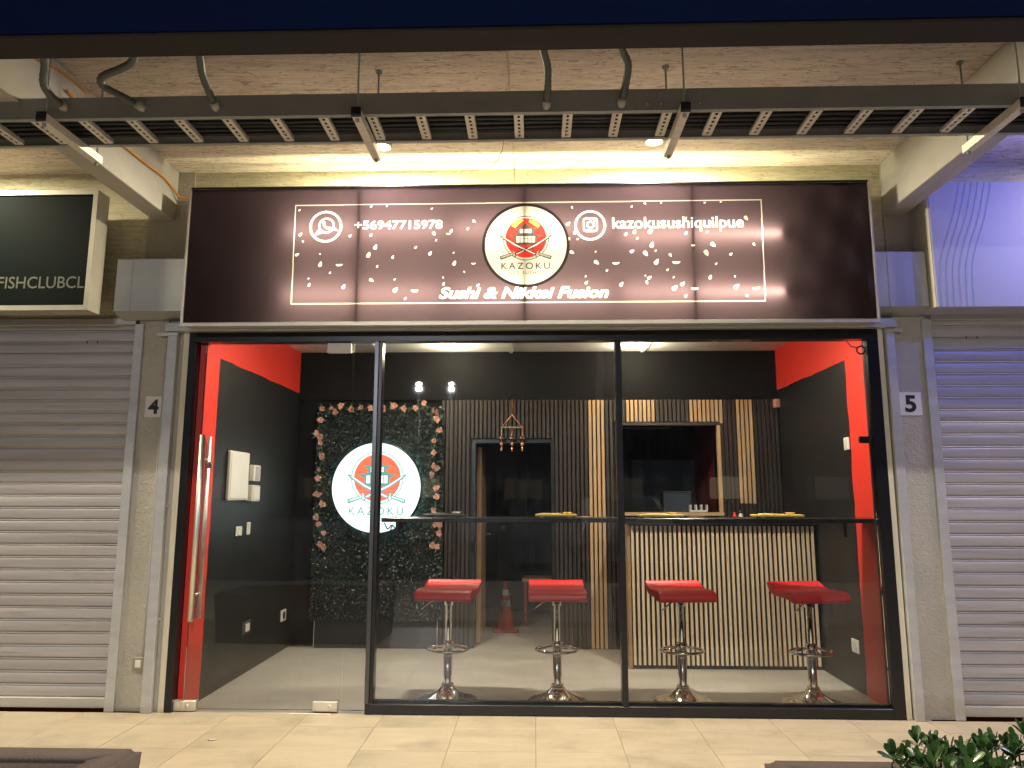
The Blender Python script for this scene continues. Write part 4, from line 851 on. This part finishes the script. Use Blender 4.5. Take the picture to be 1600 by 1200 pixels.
def board(xc, w, m, lb):
    t = thing('serving_board', lb, 'board', (xc, .2, 1.184), group='serving boards on the window bar')
    part('board_top', B(xc-w/2, xc+w/2, .13, .27, 1.192, 1.206, c=.002), m, t)
    for s in (-1, 1): part('foot', B(xc+s*w*.34-.012, xc+s*w*.34+.012, .14, .26, 1.1845, 1.192), m, t)
    part('sauce_dish', MB().lathe([(.0001, 1.2065), (.02, 1.2066), (.032, 1.219), (.029, 1.219), (.018, 1.209), (.0001, 1.2085)], (xc+w*.28, .20, 0), 18), m if m is BAMBOO else WHITE, t)
    part('chopsticks', MB().tube([(xc-w*.42, .155, 1.2095), (xc+w*.12, .162, 1.2105)], .003, 6).tube([(xc-w*.42, .165, 1.2095), (xc+w*.12, .170, 1.2105)], .003, 6), m, t)
    part('napkin', B(xc-w*.35, xc-w*.02, .19, .245, 1.2063, 1.212), WHITE if m is not BAMBOO else mat("cream_napkin", (.72, .62, .34), .7), t)
board(-.565, .27, mat("black_slate", (.02, .02, .02), .35), 'dark slate board on the window bar left of the hanging ornament')
board(.17, .27, BAMBOO, 'yellow bamboo board on the window bar in front of the doorway')
board(.86, .28, BAMBOO, 'yellow bamboo board on the window bar below the serving hatch')
board(1.62, .31, BAMBOO, 'rightmost yellow bamboo board on the window bar')
for xc, lb in ((.345, 'flat brown menu card beside the second board on the window bar'), (1.09, 'flat brown menu card beside the third board on the window bar')):
    tag(part('menu_card', B(xc-.045, xc+.045, .15, .25, 1.1845, 1.190), WOODP), lb, 'card')

ST = thing('bar_stool', 'red padded bar stool on chrome post, leftmost of the four', 'stool', (0, 0, 0), group='red bar stools at the window')
seat = [(-.180, .648), (-.198, .655), (-.203, .676), (-.190, .700), (-.155, .716), (-.10, .720), (0, .714), (.09, .706), (.145, .714), (.175, .733), (.190, .752), (.200, .746), (.196, .724), (.17, .695), (.13, .672), (.07, .666), (-.08, .668), (-.14, .652)]
bm = bmesh.new()
def seat_pts(off=0): return seat
mbs = MB(); nx = 15; W2 = .190
for i in range(nx):
    u = -1+2*i/(nx-1); x = W2*math.sin(u*math.pi/2)*1.0; sh = 1-.16*abs(u)**7-(.55 if abs(u) == 1 else 0)*.4
    cy = sum(p[0] for p in seat)/len(seat); cz_ = .698
    for p in seat: mbs.v.append((x, (p[0])*(.97 if abs(u) == 1 else 1), cz_+(p[1]-cz_)*1 if abs(u) < 1 else cz_+(p[1]-cz_)*.9-.002))
ns = len(seat)
for i in range(nx-1):
    for k in range(ns): mbs.f.append((i*ns+k, i*ns+(k+1) % ns, (i+1)*ns+(k+1) % ns, (i+1)*ns+k)); mbs.m.append(0); mbs.sm.append(True)
mbs.f += [tuple(range(ns)), tuple((nx-1)*ns+k for k in reversed(range(ns)))]; mbs.m += [0, 0]; mbs.sm += [False]*2
so = part('seat', mbs, REDS, ST)
md = so.modifiers.new('s', 'SUBSURF'); md.levels = 1; md.render_levels = 2
part('swivel_plate', B(-.09, .09, -.09, .09, .652, .665, c=.003), BLKAL, ST)
part('gas_lift', MB().lathe([(.021, .36), (.021, .60), (.030, .603), (.030, .652)], n=24), CHROME, ST)
part('post', MB().lathe([(.0285, .062), (.0285, .362), (.024, .366), (.021, .368)], n=28), CHROME, ST)
part('base', MB().lathe([(.0001, .002), (.192, .002), (.196, .006), (.194, .010), (.165, .018), (.12, .032), (.075, .054), (.05, .075), (.042, .088), (.030, .0885)], n=48), CHROME, ST)
part('base_collar', MB().lathe([(.036, .088), (.040, .092), (.040, .102), (.034, .107), (.029, .107)], n=28), CHROME, ST)
ring = [(.138*math.cos(a), -.005+.112*math.sin(a)-.02*(math.cos(a)**2)*0, .322) for a in np.linspace(0, 2*math.pi, 41)[:-1]]
fr_ = part('footrest', MB().tube(ring, .0095, 10, closed=True), CHROME, ST)
part('footrest_arm', MB().tube([(-.13, 0, .322), (-.03, 0, .345)], .008, 8).tube([(.13, 0, .322), (.03, 0, .345)], .008, 8).tube([(0, -.112, .322), (0, -.03, .345)], .008, 8), CHROME, fr_)
part('footrest_clamp', MB().lathe([(.0285, .325), (.037, .328), (.037, .362), (.033, .372), (.0285, .374)], n=24), CHROME, fr_)
part('lever', MB().tube([(-.01, -.05, .655), (-.07, -.09, .645), (-.10, -.10, .632), (-.155, -.115, .592)], .0045, 8), CHROME, ST)
spots = [(-.548, .325, -6, 'red padded bar stool on chrome post, leftmost of the four'), (.176, .325, 0, 'red padded bar stool in front of the doorway, second from the left'),
         (.995, .325, 5, 'red padded bar stool before the left part of the slatted counter'), (1.83, .31, 9, 'red padded bar stool, rightmost of the four, by the red strip')]
for i, (x, y, a, lb) in enumerate(spots):
    if i == 0: ST.location = (x, y, 0); ST.rotation_euler = (0, 0, R(a)); WP[ST] = Vector((x, y, 0))
    else: dup(ST, (x, y, 0), R(a), lb)

# ================================================================== WALL FITTINGS
def wallbox(name, lb, cat, y0, y1, z0, z1, d=.03, m=WHITE, side=-1, sub=None):
    x = XL if side < 0 else XR; xa, xb = (x+.0005, x+d) if side < 0 else (x-d, x-.0005)
    t = thing(name, lb, cat, (x, (y0+y1)/2, z0)); part('case', B(xa, xb, y0, y1, z0, z1, c=min(.006, d*.3)), m, t)
    if sub:
        a, b_, c, dd, nm, mm = sub; xf = (xb+.0003, xb+.004) if side < 0 else (xa-.004, xa-.0003)
        part(nm, B(*xf, y0+a*(y1-y0), y0+b_*(y1-y0), z0+c*(z1-z0), z0+dd*(z1-z0), c=.001), mm, t)
    return t
wallbox('fuse_box', 'large white fuse box on the black left wall', 'box', .45, .80, 1.29, 1.645, .028, sub=(.04, .96, .04, .96, 'lid', WHITE))
wallbox('thermostat', 'white keypad unit, upper of two beside the fuse box', 'keypad', .86, .99, 1.435, 1.56, .045, sub=(.2, .8, .1, .9, 'keypad_face', mat("grey_keys", (.4, .4, .38), .5)))
wallbox('alarm_unit', 'white rounded unit, lower of two beside the fuse box', 'box', .83, .99, 1.28, 1.405, .05, m=mat("ivory_plastic", (.6, .57, .48), .4), sub=(.15, .85, .12, .88, 'cover', WHITE))
wallbox('light_switch', 'square white light switch on the left wall, lower left of the pair', 'switch', .665, .77, 1.03, 1.10, .012, sub=(.25, .75, .1, .9, 'rocker', WHITE))
wallbox('light_switch', 'narrow white light switch on the left wall, right of the pair', 'switch', .87, .93, 1.03, 1.125, .012, sub=(.25, .75, .1, .9, 'rocker', WHITE))
wallbox('wall_outlet', 'black framed outlet with white centre low on the left wall', 'outlet', .89, 1.05, .29, .385, .012, m=mat("outlet_frame", (.06, .06, .05), .5), sub=(.3, .75, .2, .8, 'socket_face', WHITE))
wallbox('wall_outlet', 'small outlet low at the far end of the left wall', 'outlet', 1.74, 1.86, .25, .345, .012, sub=(.3, .7, .2, .8, 'socket_face', BLKAL))
wallbox('light_switch', 'switch with white frame on the right wall by the red strip', 'switch', .50, .58, 1.65, 1.74, .014, side=1, sub=(.25, .75, .15, .85, 'rocker', mat("ivory_plastic", (.6, .57, .48))))
wallbox('wall_outlet', 'white framed outlet low on the black right wall', 'outlet', .57, .68, .255, .345, .012, side=1, sub=(.25, .75, .2, .8, 'socket_face', mat("ivory_plastic", (.6, .57, .48))))
wallbox('motion_sensor', 'small pinkish sensor high in the right rear corner', 'sensor', 1.90, 1.96, 2.12, 2.2, .05, side=1, m=mat("pink_plastic", (.55, .25, .2), .5))

# wind chime
t = thing('wind_chime', 'copper coloured hanging ornament with three strings above the doorway', 'ornament', (-.173, 1.90, 1.72))
COP = mat("copper_thread", (.75, .30, .16), .4, .5)
part('hanger', MB().tube([(-.173, 1.94, 2.21), (-.173, 1.905, 2.06)], .0015, 5).tube([(-.173, 1.90, 2.06), (-.268, 1.90, 1.945)], .0032, 6).tube([(-.173, 1.90, 2.06), (-.08, 1.90, 1.945)], .0032, 6), COP, t)
part('bar', MB().tube([(-.275, 1.90, 1.943), (-.072, 1.90, 1.943)], .006, 8), WOODP, t)
for x in (-.268, -.173, -.08):
    s_ = part('string', MB().tube([(x, 1.90, 1.94), (x, 1.90, 1.73)], .0022, 5), COP, t)
    part('bell', MB().lathe([(.004, 1.872), (.012, 1.868), (.030, 1.842), (.034, 1.832), (.030, 1.833), (.0001, 1.86)], (x, 1.90, 0), 16), mat("dark_bronze", (.12, .07, .05), .35, .7), s_)
    part('bead', MB().lathe([(.001, 1.812), (.014, 1.80), (.016, 1.79), (.010, 1.778), (.001, 1.77)], (x, 1.90, 0), 12), COP, s_)
    part('tassel', MB().lathe([(.003, 1.766), (.009, 1.75), (.010, 1.728), (.001, 1.724)], (x, 1.90, 0), 10), mat("bright_brass", (.85, .55, .3), .25, .9), s_)

# ceiling downlights in the shop
for x, y, pw, lb in ((-.70, 1.66, 1, 'ceiling downlight inside the shop near the hedge panel'), (.93, 1.66, 1, 'ceiling downlight inside the shop near the hatch'), (-1.1, .17, 3.9, 'ceiling downlight just inside the shop above the door side'), (1.25, .17, 3.9, 'ceiling downlight just inside the shop above the right pane')):
    t = thing('ceiling_downlight', lb, 'lamp', (x, y, ZC), group='downlights in the shop ceiling')
    part('trim_ring', MB().lathe([(.040, 0), (.052, -.003), (.054, -.008), (.040, -.008)], (x, y, ZC), 24), WHITE, t); part('lens', MB().lathe([(.0001, -.005), (.0395, -.005)], (x, y, ZC), 24), LENSI, t)
    if y > 1: point('lamp_light', (0, 0, -.055), P_ROOM*pw*1.7, (1, .80, .56), .025, parent=t)
    else: area('lamp_light', (0, 0, -.012), P_ROOM*pw, (1, .88, .72), .07, parent=t)

# ================================================================== PLANTERS AND SHRUB
def planter(x0, x1, y0, y1, z1, lb):
    t = thing('concrete_planter', lb, 'planter', ((x0+x1)/2, (y0+y1)/2, 0)); wl = .13
    bm = bmesh.new()
    def ring_(a, z): return [bm.verts.new(p) for p in ((x0+a, y0+a, z), (x1-a, y0+a, z), (x1-a, y1-a, z), (x0+a, y1-a, z))]
    rs_ = [ring_(.03, 0), ring_(0, z1), ring_(wl, z1), ring_(wl+.01, z1-.12)]
    for a, b_ in zip(rs_[:-1], rs_[1:]):
        for k in range(4): bm.faces.new((a[k], a[(k+1) % 4], b_[(k+1) % 4], b_[k]))
    bmesh.ops.recalc_face_normals(bm, faces=bm.faces)
    bmesh.ops.bevel(bm, geom=[e for e in bm.edges if max(v.co.z for v in e.verts) >= z1-.001 and all(v.co.x in (x0, x1) or v.co.y in (y0, y1) or abs(v.co.z-z1) < .001 for v in e.verts)], offset=.014, segments=3, affect='EDGES')
    mb = MB(); mb.bm(bm, 0, True); part('trough', mb, PLANT, t)
    part('soil', B(x0+wl-.005, x1-wl+.005, y0+wl-.005, y1-wl+.005, z1-.16, z1-.09), SOIL, t)
planter(-2.9, -1.345, -2.75, -2.045, .45, 'dark concrete planter at the lower left edge of the photo')
planter(.795, 2.6, -2.80, -2.085, .45, 'dark concrete planter holding the shrub at the lower right')
sh = thing('leafy_shrub', 'low glossy green shrub growing in the lower right planter', 'shrub', (1.5, -2.4, .34))
def leaf_mesh(L_, w, curl):
    mb = MB(); prof = [(0, .10), (.25, .45), (.5, .82), (.75, 1.0), (.92, .78), (1, .2)]
    for u, ww in prof:
        z = curl*L_*(u**2); mb.v += [(u*L_, -w/2*ww, z+.12*w*ww), (u*L_, 0, z), (u*L_, w/2*ww, z+.12*w*ww)]
    for i in range(len(prof)-1):
        for k in range(2): mb.f.append((i*3+k, i*3+k+1, i*3+k+4, i*3+k+3)); mb.m.append(0); mb.sm.append(True)
    return mb
lms = [leaf_mesh(.060, .025, .12).mesh('leaf', LEAF), leaf_mesh(.05, .022, -.10).mesh('leaf', LEAF), leaf_mesh(.066, .027, .04).mesh('leaf', LEAF)]
rr_ = random.Random(11); whorls = []
for i in range(1200):
    x = rr_.uniform(1.15, 2.3); y = rr_.uniform(-2.62, -2.17)
    d = ((y+2.38)/.26)**2; edge = min(1, (x-1.13)/.12)
    top = .452+.085*edge*(1-.5*d)+.022*math.sin(x*17)+.02*math.sin(x*41+y*9)
    if all((x-a)**2+(y-b_)**2 > .0016 for a, b_, _ in whorls): whorls.append((x, y, top+rr_.uniform(-.02, .012)))
nl = 0; far = MB(); stems = MB(); order = sorted(whorls, key=lambda w: (w[0] > 1.62, -w[2]))
for wi, (x, y, z) in enumerate(order):
    tx, ty = rr_.uniform(-.35, .35), rr_.uniform(-.35, .35)
    stems.tube([(x*.8+1.5*.2, y*.8-2.4*.2, .36), (x-tx*.02, y-ty*.02, z-.02), (x, y, z)], .0028, 5)
    for k in range(9):
        a = k*2.4+rr_.uniform(-.2, .2); pit = -(.10+.15*k*.9)-rr_.uniform(0, .2)
        rot = Euler((rr_.uniform(-.3, .3), pit, a)); sc = rr_.uniform(.8, 1.1)*(1-.03*k)
        M_ = Matrix.Translation((x, y, z+.0015*k-.004)) @ Euler((tx, ty, 0)).to_matrix().to_4x4() @ rot.to_matrix().to_4x4() @ Matrix.Scale(sc, 4)
        if nl < 290 and x < 1.75:
            o = bpy.data.objects.new('leaf', lms[k % 3]); link(o, sh); o.matrix_local = Matrix.Translation(-WP[sh]) @ M_; nl += 1
        else:
            me = lms[k % 3]; far.add([M_ @ v.co for v in me.vertices], [tuple(p.vertices) for p in me.polygons], 0, True)
    if wi % 23 == 5: part('bud', MB().lathe([(.001, z-.004), (.006, z+.004), (.006, z+.010), (.001, z+.016)], (x, y, 0), 8), LEAFY, sh)
part('leaf_mass', far, LEAF, sh, kind='stuff'); part('stems', stems, mat("stem", (.08, .07, .03), .7), sh, kind='stuff')
